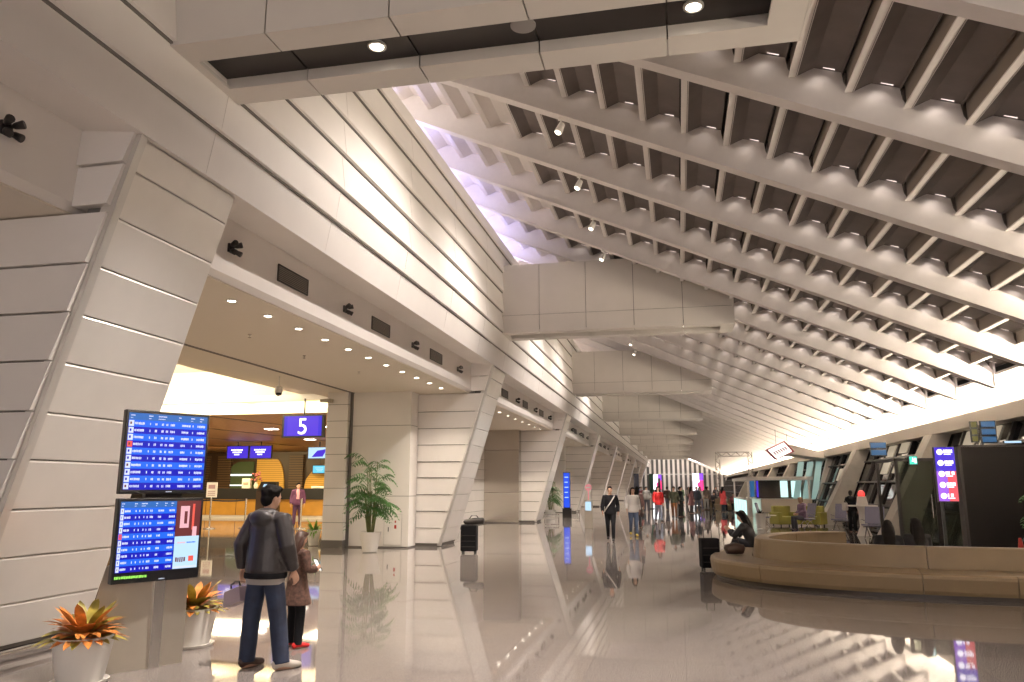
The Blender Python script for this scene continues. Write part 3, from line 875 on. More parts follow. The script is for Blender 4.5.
def palm(label, loc, h, spread, potdim, sd, n_st, group=None, lean=0.0):
    t = thing('potted_palm', label, 'plant', loc, 0, group)
    pot(t, *potdim, saucer=False)
    rnd = random.Random(sd); bs = MB(); bl = MB(); ph = potdim[2]
    for k in range(n_st):
        a = 2 * PI * k / n_st + rnd.uniform(-.3, .3)
        H_ = h * rnd.uniform(.42, .86)
        top = Vector((math.cos(a) * spread * .22, math.sin(a) * spread * .22, H_))
        b0 = Vector((math.cos(a) * .07, math.sin(a) * .07, ph - .06))
        bs.tube([b0, b0.lerp(top, .5) + Vector((0, 0, .03)), top], [.016, .013, .009], 6)
        for j in range(5):
            fa = a + rnd.uniform(-1.5, 1.5); L = spread * rnd.uniform(.6, 1.0) * (.75 if j > 3 else 1)
            st = b0.lerp(top, rnd.uniform(.55, 1.0)); dr = Vector((math.cos(fa), math.sin(fa), 0)); upv = rnd.uniform(.7, 1.7)
            pts = [st + dr * (L * u * .75) + Vector((0, 0, upv * L * u * .75 - L * 1.0 * u * u)) for u in [i / 8 for i in range(9)]]
            bl.tube(pts, [.006 - .0005 * i for i in range(9)], 4)
            sd_ = dr.cross(Vector((0, 0, 1)))
            for i in range(2, 9):
                for s in (-1, 1):
                    ll = L * .34 * math.sin(PI * (i / 9.5) + .15)
                    leaf(bl, pts[i], dr * .55 + sd_ * s, -.08, ll, .019, .45, 3)
    bs.build('stems', M_STEM, t, True); bl.build('foliage', M_LEAF, t, True)
    return t
palm('tall leafy palm in a white pot by the smooth panel at the check-in opening', (-8.0, 19.5, 0), 2.75, .85, (.19, .28, .52), 11, 18)
palm('palm in a white pot beside the tall blue totem', (-6.75, 41.2, 0), 2.3, .9, (.22, .30, .5), 4, 10)
palm('dark potted palm at the right edge in front of the black wall', (8.1, 18.0, 0), 1.9, .5, (.16, .22, .4), 8, 7).location = (7.0, 17.2, 0)
def bushy(label, loc, sd, r0, r1, ph, L, m, n=70):
    t = thing('potted_plant', label, 'plant', loc)
    pot(t, r0, r1, ph, saucer=False)
    rnd = random.Random(sd); b = MB()
    for k in range(n):
        a = rnd.uniform(0, 2 * PI)
        leaf(b, (.04 * math.cos(a), .04 * math.sin(a), ph - .04), (math.cos(a), math.sin(a), 0), rnd.uniform(.3, 1.7), L * rnd.uniform(.6, 1), .024, rnd.uniform(.5, 1.0))
    b.build('foliage', m, t, True)
bushy('bright green bushy plant in a white pot at the edge of the check-in opening', (-10.42, 21.15, 0), 3, .13, .20, .46, .36, M_LEAFL)
bushy('small brown-leaved plant in a tall white pot by the shop counter', (3.22, 33.6, 0), 9, .16, .22, .62, .2, M_SOIL, 40)

# ================================================================== PEOPLE
def remeshed(b, name, vox, smooth=2):
    me = b.mesh(name, [])
    o = bpy.data.objects.new('tmp', me); C.objects.link(o)
    r = o.modifiers.new('r', 'REMESH'); r.mode = 'VOXEL'; r.voxel_size = vox
    s = o.modifiers.new('s', 'SMOOTH'); s.iterations = smooth; s.factor = .5
    dg = bpy.context.evaluated_depsgraph_get()
    m2 = bpy.data.meshes.new_from_object(o.evaluated_get(dg))
    m2.name = name
    bpy.data.objects.remove(o); bpy.data.meshes.remove(me)
    m2.polygons.foreach_set('use_smooth', [True] * len(m2.polygons))
    return m2
def hand(b, wrist, d, nrm, curl, thumb_side, sc=1.0):
    w = Vector(wrist); d = Vector(d).normalized(); n = Vector(nrm); n = (n - d * n.dot(d)).normalized(); s = d.cross(n) * thumb_side
    b.loft([w - d * .02, w + d * .02, w + d * .06 * sc, w + d * .092 * sc], [(.024 * sc, .018 * sc), (.030 * sc, .017 * sc), (.040 * sc, .015 * sc), (.038 * sc, .012 * sc)], tuple(s), 12)
    for i, L in enumerate((.072, .082, .076, .060)):
        off = s * ((.030 - .020 * i) * sc); p = w + d * (.088 * sc) + off
        a = 0; pts = [p - d * .02 * sc, p]
        for j in range(3):
            a += curl * (.7 + .25 * j); dd = d * math.cos(a) + n * math.sin(a)
            p = p + dd * (L * sc * (.42, .33, .25)[j]); pts.append(p)
        b.loft(pts, [.0095 * sc, .0095 * sc, .0088 * sc, .008 * sc, .0065 * sc], tuple(s), 8)
    p = w + d * .025 * sc + s * .026 * sc
    q = p + (s * .7 + d * .6 + n * .25).normalized() * .036 * sc; r_ = q + (d * .9 + n * (.3 + .5 * curl) + s * .1).normalized() * .032 * sc
    b.loft([p - s * .012, p, q, r_], [.012 * sc, .013 * sc, .0105 * sc, .0075 * sc], tuple(n), 8)
STAND = dict(pelvis=(0, 0, .93), up=(0, 0, 1), hips=.088, knee=[(.11, -.01, .49), (-.11, -.01, .49)], ankle=[(.12, .02, .085), (-.12, .02, .085)], toe=[(.03, -1, 0), (-.03, -1, 0)],
             elbow=[(.25, .03, 1.12), (-.25, .03, 1.12)], wrist=[(.26, -.06, .88), (-.26, -.06, .88)], hand=[(0, -.15, -1), (0, -.15, -1)], curl=[.3, .3], yaw=0, nod=0)
def P(**k):
    d = dict(STAND); d.update(k); return d
WALK = P(knee=[(.09, -.13, .50), (-.09, .02, .48)], ankle=[(.09, -.20, .09), (-.09, .24, .13)], elbow=[(.24, .10, 1.13), (-.24, -.04, 1.13)], wrist=[(.25, .02, .90), (-.24, -.20, .93)])
SIT = P(pelvis=(0, 0, .53), up=(0, -.10, 1), knee=[(.12, -.42, .50), (-.12, -.42, .50)], ankle=[(.12, -.40, .085), (-.12, -.40, .085)],
        elbow=[(.22, -.06, .76), (-.22, -.06, .76)], wrist=[(.10, -.28, .66), (-.10, -.28, .66)], hand=[(-.3, -1, -.2), (.3, -1, -.2)], curl=[.4, .4], nod=.25)
def person_meshes(pose, vox, hair='short', top='jacket', lower='trousers', fat=1.0, handsc=1.0):
    P_ = Vector(pose['pelvis']); U = Vector(pose['up']).normalized()
    def T(x, y, h): return P_ + U * h + Vector((x, y, 0))
    hips = [P_ + Vector((s * pose['hips'], 0, -.04)) for s in (1, -1)]
    sh = [T(s * .175, 0, .455) for s in (1, -1)]
    yaw, nod = pose['yaw'], pose['nod']
    HC = T(0, -.01, .60)
    RM = Matrix.Rotation(yaw, 3, 'Z') @ Matrix.Rotation(nod, 3, 'X')
    def hd(p): return tuple(HC + RM @ (Vector(p) - Vector((0, -.01, .60))))
    out = {}
    tors = [(-.10, .10, .09), (-.03, .155, .115), (.06, .150, .112), (.16, .132, .098), (.27, .145, .108), (.37, .165, .108), (.44, .155, .092), (.49, .10, .075), (.53, .058, .058), (.60, .052, .056)]
    b = MB()
    b.loft([T(0, 0, h) for h, _, _ in tors], [(a, c) for _, a, c in tors], (1, 0, 0), 18)
    s0 = len(b.v)
    b.ell((0, -.008, .675), (.072, .090, .112), 18, 14); b.ell((0, -.035, .612), (.052, .058, .062), 14, 10)
    b.ell((0, -.100, .655), (.012, .018, .024), 8, 6); b.ell((0, -.086, .612), (.024, .012, .009), 8, 6)
    for s in (1, -1):
        b.ell((s * .074, .002, .660), (.010, .022, .032), 8, 6); b.ell((s * .028, -.086, .690), (.018, .010, .006), 8, 6)
    b.move(s0, lambda p: hd(p))
    b.loft([T(0, .005, .50), Vector(hd((0, .005, .62)))], [.054, .05], (1, 0, 0), 12)
    for i, s in enumerate((1, -1)):
        e = Vector(pose['elbow'][i]); w = Vector(pose['wrist'][i])
        b.loft([sh[i] + Vector((-s * .03, 0, 0)), sh[i].lerp(e, .3), e, e.lerp(w, .35), w], [.05, .045, .038, .039, .026], (0, 1, 0), 12)
        hdv = Vector(pose['hand'][i]); hand(b, w, hdv, (-s, -.15, .05), pose['curl'][i], s if hdv.z < -.5 else s, handsc)
        k = Vector(pose['knee'][i]); a = Vector(pose['ankle'][i])
        b.loft([hips[i] + (hips[i] - k).normalized() * .03, hips[i].lerp(k, .3), k, k.lerp(a, .3), a, a + Vector((0, 0, -.03))], [.082, .078, .054, .056, .036, .034], (1, 0, 0), 14)
        t = Vector(pose['toe'][i]).normalized(); g = Vector((a.x, a.y, a.z - .055))
        b.loft([g - t * .06, g - t * .03, g + t * .08, g + t * .16], [.028, .036, .040, .028], (t.y, -t.x, 0), 10)
    out['body'] = remeshed(b, 'body', vox, 2)
    # garment for the upper body
    g = .022 * fat if top != 'tee' else .010
    b = MB()
    lo = {'jacket': -.10, 'tee': -.06, 'coat': -.42, 'dress': -.30}[top]
    prof = [(lo, .175, .13), (-.03, .172, .130)] if lo > -.2 else [(lo, .235, .19), (lo * .5, .20, .155), (-.03, .168, .125)]
    prof += [(.06, .158, .118), (.16, .140, .104), (.27, .150, .112), (.37, .168, .110), (.445, .158, .094), (.49, .105, .082), (.515, .080, .076)]
    b.loft([T(0, .005 if h > 0 else 0, h) for h, _, _ in prof], [(a + g, c + g) for _, a, c in prof], (1, 0, 0), 22)
    for i, s in enumerate((1, -1)):
        e = Vector(pose['elbow'][i]); w = Vector(pose['wrist'][i])
        b.loft([sh[i] + Vector((-s * .05, 0, -.01)), sh[i] + Vector((0, 0, .0)), sh[i].lerp(e, .35), e, e.lerp(w, .35), e.lerp(w, .93)], [.062 + g, .060 + g, .052 + g, .044 + g, .043 + g * .9, .036 + g * .7], (0, 1, 0), 14)
    if top == 'jacket' and fat > 1:
        b.ell(tuple(T(0, .115, .475)), (.135, .075, .085), 16, 10); b.ell(tuple(T(0, .04, .525)), (.118, .105, .05), 16, 10); b.ell(tuple(T(0, .10, .43)), (.09, .06, .10), 16, 10)
        b.loft([T(0, 0, -.10), T(0, 0, -.02), T(0, 0, .10), T(0, 0, .28)], [(.20, .158), (.222, .175), (.215, .17), (.20, .145)], (1, 0, 0), 22)
    out['top'] = remeshed(b, 'top', vox * 1.3, 3)
    b = MB()
    if lower == 'trousers':
        b.loft([T(0, 0, .10), T(0, 0, 0), T(0, 0, -.06), T(0, 0, -.12)], [(.160, .118), (.176, .13), (.165, .122), (.10, .09)], (1, 0, 0), 18)
        for i in (0, 1):
            k = Vector(pose['knee'][i]); a = Vector(pose['ankle'][i])
            b.loft([hips[i] + (hips[i] - k).normalized() * .05, hips[i].lerp(k, .3), k, k.lerp(a, .5), a + (k - a).normalized() * .0, a + (a - k).normalized() * .03],
                   [.10, .098, (.086 if fat > 1.3 else .076) if fat > 1 else .066, (.082 if fat > 1.3 else .070) if fat > 1 else .058, (.078 if fat > 1.3 else .066) if fat > 1 else .050, (.080 if fat > 1.3 else .068) if fat > 1 else .050], (1, 0, 0), 16)
    out['trousers'] = remeshed(b, 'trousers', vox * 1.3, 3)
    for i in (0, 1):
        b = MB()
        a = Vector(pose['ankle'][i]); t = Vector(pose['toe'][i]).normalized(); z0 = a.z - .085
        c = Vector((a.x, a.y, z0)); sd = (t.y, -t.x, 0)
        b.loft([c - t * .085 + Vector((0, 0, .04)), c - t * .06 + Vector((0, 0, .05)), c + t * .02 + Vector((0, 0, .055)), c + t * .10 + Vector((0, 0, .04)), c + t * .18 + Vector((0, 0, .03)), c + t * .20 + Vector((0, 0, .028))],
               [(.02, .03), (.040, .048), (.044, .052), (.050, .038), (.040, .028), (.02, .018)], sd, 14)
        out['shoe%d' % i] = remeshed(b, 'shoe', vox, 2)
    b = MB(); s0 = len(b.v)
    b.ell((0, .016, .705), (.084, .098, .098), 18, 12); b.ell((0, .045, .655), (.074, .062, .085), 14, 10); b.ell((0, -.055, .765), (.062, .045, .035), 12, 8)
    if hair == 'long':
        b.loft([(0, .05, .70), (0, .085, .60), (0, .105, .45), (0, .10, .30), (0, .09, .22)], [(.085, .06), (.095, .055), (.11, .045), (.10, .035), (.06, .02)], (1, 0, 0), 14)
        for s in (1, -1):
            b.loft([(s * .07, 0, .70), (s * .085, .02, .58), (s * .09, .05, .45)], [.03, .035, .025], (1, 0, 0), 8)
    if hair == 'messy':
        rnd = random.Random(4)
        for k in range(26):
            a = rnd.uniform(0, 2 * PI); e = rnd.uniform(.1, 1.2)
            c = Vector((math.cos(a) * math.cos(e) * .075, .016 + math.sin(a) * math.cos(e) * .085, .705 + math.sin(e) * .085))
            if c.y < -.03 and c.z < .72: continue
            b.ell(tuple(c), (.026, .026, .024), 8, 6)
    b.move(s0, lambda p: hd(p))
    out['hair'] = remeshed(b, 'hair', vox, 2)
    b = MB(); s0 = 0
    for s in (1, -1):
        b.ell((s * .029, -.086, .676), (.012, .008, .007), 10, 6)
    b.move(0, lambda p: hd(p)); out['eyes'] = b.mesh('eyes', [])
    return out
def add_person(meshes, label, loc, rz, cols, scale=1.0, group=None):
    t = thing('person', label, 'person', loc, rz, group)
    t.scale = (scale,) * 3
    for n, me in meshes.items():
        if n == 'trousers' and len(me.polygons) == 0: continue
        if not me.materials: me.materials.append(M_SKIN)
        nm = {'top': cols.get('topname', 'jacket'), 'trousers': 'trousers', 'shoe0': 'shoe', 'shoe1': 'shoe'}.get(n, n)
        o = bpy.data.objects.new(nm, me); C.objects.link(o); o.parent = t
        o.material_slots[0].link = 'OBJECT'
        o.material_slots[0].material = {'body': M_SKIN, 'eyes': M_EYE, 'hair': cols.get('hair', M_HAIR), 'top': cols['top'], 'trousers': cols.get('trousers', M_BLACKC), 'shoe0': cols.get('shoes', M_SHOE), 'shoe1': cols.get('shoe2', cols.get('shoes', M_SHOE))}[n]
    return t
# man seen from behind in front of the screens
MAN = P(knee=[(.13, .02, .48), (-.15, -.03, .49)], ankle=[(.14, .04, .085), (-.23, -.02, .085)], toe=[(-.15, -1, 0), (-.55, -1, 0)],
        elbow=[(.285, .06, 1.14), (-.27, .02, 1.14)], wrist=[(.30, .0, .90), (-.24, -.12, .90)], hand=[(.05, 0, -1), (-.1, -.4, -1)], curl=[.75, .45], yaw=-.22, nod=.2)
mm = person_meshes(MAN, .0075, 'messy', 'jacket', fat=1.5)
man = add_person(mm, 'man seen from behind in a dark hooded jacket and jeans beside the screens', (-3.94, 7.02, 0), math.radians(167), dict(top=M_JACKET, trousers=M_JEANS, shoes=M_SHOE, shoe2=M_SNEAK), .985)
b = MB(); b.loft([(0, 0, .78), (0, 0, .815), (0, 0, .85)], [(.20, .158), (.205, .162), (.20, .158)], (1, 0, 0), 28); b.build('shirt_hem', M_GREYC, man, True)
b = MB(); b.loft([(0, .003, .835), (0, .003, .86), (0, .003, .885)], [(.222, .178), (.226, .182), (.222, .178)], (1, 0, 0), 28); b.build('jacket_waistband', M_BLACKC, man, True)
# carton carried by its handle in his left hand
R = Matrix.Rotation(math.radians(167), 4, 'Z')
hp = Vector((-3.94, 7.02, 0)) + (R @ Vector((.315, 0, .80))) * .985
t = thing('carry_box', 'mauve carton with a handle held in the left hand of the man', 'box', (hp.x - .03, hp.y, hp.z - .235), math.radians(150))
b = MB(); b.prism([(-.17, -.06, 0), (.17, -.06, 0), (.17, .06, 0), (-.17, .06, 0)], [(-.15, -.045, .15), (.15, -.045, .15), (.15, .045, .15), (-.15, .045, .15)]); ob = b.build('carton', M_PURPLEB, t, bevel=.008, fix=True)
b = MB(); b.tube([(-.09, 0, .15), (-.08, 0, .20), (0, 0, .215), (.08, 0, .20), (.09, 0, .15)], .009, 8); b.build('handle', M_DARK, t, True)
t.rotation_euler = (0, math.radians(16), math.radians(150))
# girl beside him
GIRL = P(elbow=[(.23, -.02, 1.16), (-.23, -.02, 1.16)], wrist=[(.08, -.26, 1.13), (-.08, -.26, 1.13)], hand=[(-.2, -.8, .4), (.2, -.8, .4)], curl=[.5, .5], nod=.3)
gm = person_meshes(GIRL, .010, 'long', 'dress', fat=1.2)
girl = add_person(gm, 'small girl with long brown hair and brown tunic standing close beside the man', (-4.08, 7.95, 0), math.radians(148), dict(top=mat('brown_print_cloth', (.10, .05, .035), .8, noise=.5, nscale=25), topname='tunic', trousers=M_BLACKC, shoes=M_RED, hair=M_BHAIR), .70)
gp = Vector((-4.08, 7.95, 0)) + (Matrix.Rotation(math.radians(148), 4, 'Z') @ Vector((0, -.35, 1.19))) * .70
t = thing('smartphone', 'glowing phone held up in front of the girl', 'phone', tuple(gp), math.radians(148))
b = MB(); b.box((0, 0, 0), (.075, .010, .15)); b.build('case', M_DARK, t, bevel=.004)
b = MB(); b.box((0, .006, 0), (.066, .002, .135)); b.build('screen', M_LITW, t)
t.rotation_euler = (-.5, 0, math.radians(148))

# walkers and crowd
walk_m = person_meshes(WALK, .012, 'short', 'jacket', fat=1.0)
walk_f = person_meshes(WALK, .013, 'long', 'jacket', fat=1.0)
stand_f = person_meshes(P(), .013, 'long', 'coat', fat=1.0)
stand_m = person_meshes(P(yaw=.4), .013, 'short', 'jacket', fat=1.2)
sit_f = person_meshes(SIT, .013, 'long', 'jacket', fat=1.0)
SITLOW = dict(SIT); SITLOW.update(pelvis=(0, 0, .40), nod=.05, up=(0, -.05, 1), knee=[(.13, -.40, .50), (-.13, -.40, .50)], ankle=[(.12, -.52, .085), (-.12, -.52, .085)], elbow=[(.22, -.08, .62), (-.22, -.08, .62)], wrist=[(.10, -.30, .54), (-.10, -.30, .54)])
BENT = dict(SITLOW); BENT.update(up=(0, -.38, 1), nod=.35, elbow=[(.20, -.38, .58), (-.20, -.38, .58)], wrist=[(.06, -.52, .72), (-.06, -.52, .72)], hand=[(-.2, -.7, .5), (.2, -.7, .5)])
sit_back = person_meshes(SITLOW, .013, 'long', 'jacket', fat=1.0)
sit_bent = person_meshes(BENT, .012, 'long', 'jacket', fat=1.0)
sit_m = person_meshes(SIT, .013, 'short', 'jacket', fat=1.2)
def col(name, c): return mat(name, c, .8, noise=.15)
w1 = add_person(walk_m, 'man all in black walking towards us with a pale strap across his chest', (-2.17, 25.05, 0), .05, dict(top=M_BLACKC, trousers=M_BLACKC, shoes=M_DARK), .99)
b = MB(); b.tube([(.14, -.10, 1.40), (.03, -.155, 1.22), (-.12, -.15, 1.02), (-.19, -.06, .92)], .018, 6, (1, 0, 0)); b.tube([(.14, -.10, 1.40), (.13, .02, 1.46), (.0, .16, 1.25), (-.19, .06, .94)], .018, 6, (1, 0, 0)); b.build('chest_strap', M_WHITEC, w1, True)
w2 = add_person(walk_f, 'woman in a pale top and blue jeans walking just behind the man in black', (-1.60, 27.7, 0), .15, dict(top=M_WHITEC, topname='pullover', trousers=M_JEANL, shoes=mat('yellow_shoe', (.55, .42, .06), .6)), .97)
t = thing('shoulder_bag', 'dark brown bag hanging at the hip of the woman in the pale top', 'bag', (-1.30, 27.66, .66), .1)
b = MB(); b.loft([(0, 0, 0), (0, 0, .04), (0, 0, .22), (0, 0, .26)], [(.13, .05), (.16, .07), (.14, .06), (.10, .03)], (0, 1, 0), 14); b.build('bag_body', M_SHOE, t, True)
b = MB(); b.tube([(0, -.10, .22), (-.04, -.04, .55), (-.09, 0, .74), (-.04, .04, .55), (0, .10, .22)], .012, 6); b.build('strap', M_SHOE, t, True)
# airline staff at the counters
st = add_person(stand_m, 'staff member in a purple uniform with a pink scarf standing before the check-in counter', (-16.3, 31.4, 0), .45, dict(top=col('plum_cloth', (.10, .03, .08)), trousers=col('plum_cloth_dark', (.06, .02, .06)), shoes=M_DARK), 1.08)
b = MB(); b.loft([(0, -.10, 1.47), (0, -.15, 1.38), (.01, -.165, 1.2), (0, -.165, 1.08)], [(.05, .02), (.07, .025), (.05, .02), (.06, .02)], (1, 0, 0), 10); b.build('scarf', M_SPINK if False else col('pink_scarf', (.62, .30, .34)), st, True)
add_person(stand_f, 'passenger in a dark coat standing at the check-in counter behind the man', (-20.5, 36.9, 0), PI, dict(top=M_BROWN, topname='coat', trousers=M_BLACKC), 1.02)

cr = [  # meshes, x, y, heading, colours, label
    (walk_f, -1.02, 39.0, .3, (.62, .02, .02), (.25, .28, .35), 'person in a bright red top and jeans in the middle of the hall'),
    (stand_f, -1.75, 33.5, 2.8, (.30, .17, .16), (.05, .05, .06), 'person in a dusty pink coat right behind the woman in the pale top'),
    (stand_m, -1.30, 47.5, 3.0, (.05, .05, .05), (.55, .56, .6), 'person in a black jacket and pale trousers behind the red top'),
    (walk_m, -.30, 44.0, .0, (.10, .11, .07), (.30, .12, .05), 'person in a dark green jacket and rust trousers to the right of the red top'),
    (stand_m, .05, 46.0, 1.0, (.02, .02, .02), (.03, .03, .03), 'person dressed all in black next to the dark green jacket'),
    (stand_f, .75, 52.0, 2.0, (.24, .10, .10), (.05, .04, .05), 'person in a dull rose coat in the crowd left of the lit board'),
    (stand_m, 1.15, 54.0, .2, (.02, .02, .03), (.10, .10, .12), 'person in a navy jacket in the crowd under the striped wall'),
    (walk_f, 1.45, 58.0, .4, (.45, .42, .38), (.12, .12, .16), 'person in a cream pullover in the crowd under the striped wall'),
    (stand_m, 1.95, 60.0, 3.2, (.16, .13, .11), (.45, .45, .45), 'person in a brown jacket and white trousers in the crowd'),
    (stand_f, 2.2, 64.0, 1.2, (.03, .03, .03), (.02, .02, .02), 'person in a long black coat in the far crowd'),
    (walk_m, -2.9, 62.0, .1, (.30, .06, .06), (.03, .03, .05), 'person in a dark red jacket far along the left wall'),
    (stand_m, -3.4, 70.0, 1.0, (.10, .13, .24), (.04, .04, .05), 'person in a blue jacket far along the left wall'),
    (stand_f, .2, 72.0, .4, (.14, .20, .12), (.04, .04, .05), 'person in a moss green coat in the far crowd'),
    (walk_f, .9, 78.0, .4, (.50, .46, .42), (.04, .04, .05), 'person in a white pullover and black trousers in the far crowd'),
    (stand_m, 3.1, 70.0, .4, (.05, .04, .05), (.04, .04, .05), 'person in black standing before the lit board on the end wall'),
    (stand_f, 2.9, 55.0, 2.2, (.55, .05, .05), (.04, .04, .05), 'person in a red coat to the right in the far crowd'),
    (stand_m, -2.2, 54.0, .1, (.26, .24, .22), (.10, .10, .12), 'person in a grey jacket beyond the man in black'),
    (walk_m, -.9, 60.0, 3.0, (.08, .05, .04), (.10, .10, .13), 'person in a dark brown jacket walking away in the far crowd'),
]
for i, (me, x, y, h, c1, c2, lab) in enumerate(cr):
    add_person(me, lab, (x, y, 0), h, dict(top=col('crowd_top', c1), trousers=col('crowd_trousers', c2), topname='coat' if me is stand_f else 'jacket'), .99, 'people in the far crowd')
seatp = [
    (sit_bent, 1.58, 18.4, -1.9, (.015, .015, .017), (.02, .02, .03), "woman with long black hair sitting bent forward at the bench's left end", .0, 1.0),
    (sit_back, 3.55, 14.85, 3.0, (.012, .012, .014), (.02, .02, .03), 'left of two black-clad people seated with their backs to us inside the bench', 0, .93),
    (sit_back, 4.02, 14.88, 3.3, (.010, .010, .012), (.02, .02, .02), 'right of two black-clad people seated with their backs to us inside the bench', 0, .96),
    (sit_m, 4.90, 33.7, -1.2, (.16, .10, .16), (.05, .05, .06), 'person in mauve with sandy hair sitting on the striped seats by the olive armchair', -.05, 1.0),
]
PEOPLE_SIT = []
for me, x, y, h, c1, c2, lab, dz, sc in seatp:
    hr = M_HAIR if 'sandy' not in lab else col('sandy_hair', (.38, .24, .14))
    PEOPLE_SIT.append(add_person(me, lab, (x, y, dz), h, dict(top=col('sitter_top', c1), trousers=col('sitter_trousers', c2), hair=hr), sc))
ss = add_person(stand_m, 'person in black standing with a pale bag between the striped seats', (6.42, 32.0, 0), 2.4, dict(top=M_BLACKC, trousers=M_BLACKC), .90)
t = thing('pale_bag', 'pale bag carried by the standing person in black near the white table', 'bag', (6.16, 31.85, .80), .4)
b = MB(); b.loft([(0, 0, 0), (0, 0, .05), (0, 0, .26), (0, 0, .30)], [(.11, .05), (.13, .07), (.12, .06), (.09, .03)], (1, 0, 0), 14); b.build('bag_body', M_WHITEC, t, True)
b = MB(); b.tube([(-.09, 0, .28), (0, .03, .42), (.09, 0, .28)], .01, 6); b.build('strap', M_WHITEC, t, True)

# ================================================================== LUGGAGE
def suitcase(label, loc, rz, w, d, h, m=M_BLACKC, hh=.16):
    t = thing('suitcase', label, 'suitcase', loc, rz)
    b = MB(); b.b2(-w / 2, w / 2, -d / 2, d / 2, .05, h); s = b.build('shell', m, t, bevel=.03)
    b = MB()
    for zz in (.16, .30, .44):
        if zz < h - .05: b.b2(-w / 2 + .03, w / 2 - .03, -d / 2 - .008, -d / 2 + .01, zz, zz + .015)
    b.build('ridges', M_DARKM, t)
    b = MB(); b.tube([(-.08, d / 2 - .05, h - .02), (-.08, d / 2 - .05, h + hh), (.08, d / 2 - .05, h + hh), (.08, d / 2 - .05, h - .02)], .010, 6); b.build('handle', M_DARKM, t)
    for sx in (-1, 1):
        for sy in (-1, 1):
            b = MB(); b.loft([(sx * (w / 2 - .05) - .015, sy * (d / 2 - .05), .028), (sx * (w / 2 - .05) + .015, sy * (d / 2 - .05), .028)], [.028, .028], (0, 1, 0), 12); b.build('wheel', M_DARK, t, True)
    return t
suitcase('upright black suitcase standing near the foot of the second leaning pillar', (-5.38, 19.8, 0), .05, .42, .28, .70, hh=.012)
t = thing('travel_bag', 'dark soft bag lying across the top of the black suitcase by the pillar', 'bag', (-5.26, 19.82, .712), .15)
b = MB(); b.loft([(-.27, 0, .06), (-.24, 0, .07), (0, 0, .09), (.24, 0, .10), (.27, 0, .10)], [(.05, .03), (.10, .06), (.13, .088), (.11, .085), (.06, .05)], (0, 1, 0), 14); b.build('bag_body', M_DARKM, t, True)
b = MB(); b.tube([(-.12, -.03, .15), (-.07, -.02, .23), (.07, -.02, .23), (.12, -.03, .16)], .014, 6); b.build('handle', M_DARK, t, True)
suitcase('black suitcase standing on the floor at the left end of the curved bench', (.56, 16.85, 0), .25, .38, .26, .64)
#---PART3---
# ================================================================== CURVED BENCH
def catmull(pts, n=10):
    out = []
    for i in range(len(pts) - 1):
        p0, p1, p2, p3 = [Vector(pts[max(0, min(len(pts) - 1, i + k))]) for k in (-1, 0, 1, 2)]
        for j in range(n):
            u = j / n
            out.append(.5 * ((2 * p1) + (-p0 + p2) * u + (2 * p0 - 5 * p1 + 4 * p2 - p3) * u * u + (-p0 + 3 * p1 - 3 * p2 + p3) * u ** 3))
    out.append(Vector(pts[-1])); return out
BP = [(6.7, 13.85), (5.9, 13.85), (5.2, 13.87), (3.9, 14.0), (2.76, 14.30), (1.95, 14.78), (1.42, 15.5), (1.38, 16.3), (1.62, 17.2), (2.08, 17.95), (2.7, 18.4), (3.45, 18.6)]
path = catmull(BP, 8)
def normals(path):
    N = []
    for i in range(len(path)):
        t = path[min(i + 1, len(path) - 1)] - path[max(i - 1, 0)]; t.normalize()
        N.append(Vector((-t.y, t.x)) * 1.0)
    return N
NN = normals(path)
if (NN[4].y > 0): NN = [-n for n in NN]           # outward = towards the camera on the near side
bench = thing('curved_bench', 'large curved tan leather bench with a U-shaped backrest', 'bench', (2.8, 15.5, 0))
O2 = Vector((2.8, 15.5))
def sweep(b, i0, i1, prof, trim0=0.0, trim1=0.0):
    """prof: closed outline of (offset outward, z)"""
    rings = []
    for i in range(i0, i1 + 1):
        p = path[i].copy()
        if i == i0 and trim0: p = p + (path[i0 + 1] - path[i0]).normalized() * trim0
        if i == i1 and trim1: p = p - (path[i1] - path[i1 - 1]).normalized() * trim1
        rings.append([(p.x + NN[i].x * o - O2.x, p.y + NN[i].y * o - O2.y, z) for o, z in prof])
    n = len(prof); s = len(b.v)
    for r in rings: b.v += r
    for k in range(len(rings) - 1):
        for j in range(n):
            j2 = (j + 1) % n
            b.face((s + k * n + j, s + k * n + j2, s + (k + 1) * n + j2, s + (k + 1) * n + j))
    b.face([s + j for j in range(n)][::-1]); b.face([s + (len(rings) - 1) * n + j for j in range(n)])
def near_i(x, lo, hi): return min(range(lo, hi), key=lambda i: abs(path[i].x - x))
mid = min(range(len(path)), key=lambda i: path[i].x)
cuts = [0, near_i(4.95, 0, mid), near_i(3.82, 0, mid), near_i(1.85, 0, mid), near_i(2.2, mid, len(path)), len(path) - 1]
seatprof = [(.02, .06), (.76, .06), (.79, .12), (.81, .30), (.80, .345), (.77, .365), (.02, .375)]
for a, c in zip(cuts[:-1], cuts[1:]):
    b = MB(); sweep(b, a, c, seatprof, .006, .006); b.build('seat_cushion', M_BENCH, bench, False, fix=True)
ia = near_i(2.9, 0, mid)
b = MB(); sweep(b, 0, ia, [(-.32, .06), (-.32, .37), (-.86, .36), (-.90, .33), (-.88, .06)]); b.build('inner_seat_cushion', M_BENCH, bench, fix=True)
bc = [0, near_i(3.85, 0, mid), near_i(1.42, 0, mid + 1), near_i(2.2, mid, len(path)), len(path) - 1]
backprof = [(.0, .05), (.0, .38), (-.05, .70), (-.075, .72), (-.29, .72), (-.31, .70), (-.31, .05)]
for a, c in zip(bc[:-1], bc[1:]):
    b = MB(); sweep(b, a, c, backprof, .006, .006); b.build('backrest', M_BENCH, bench, False, fix=True)
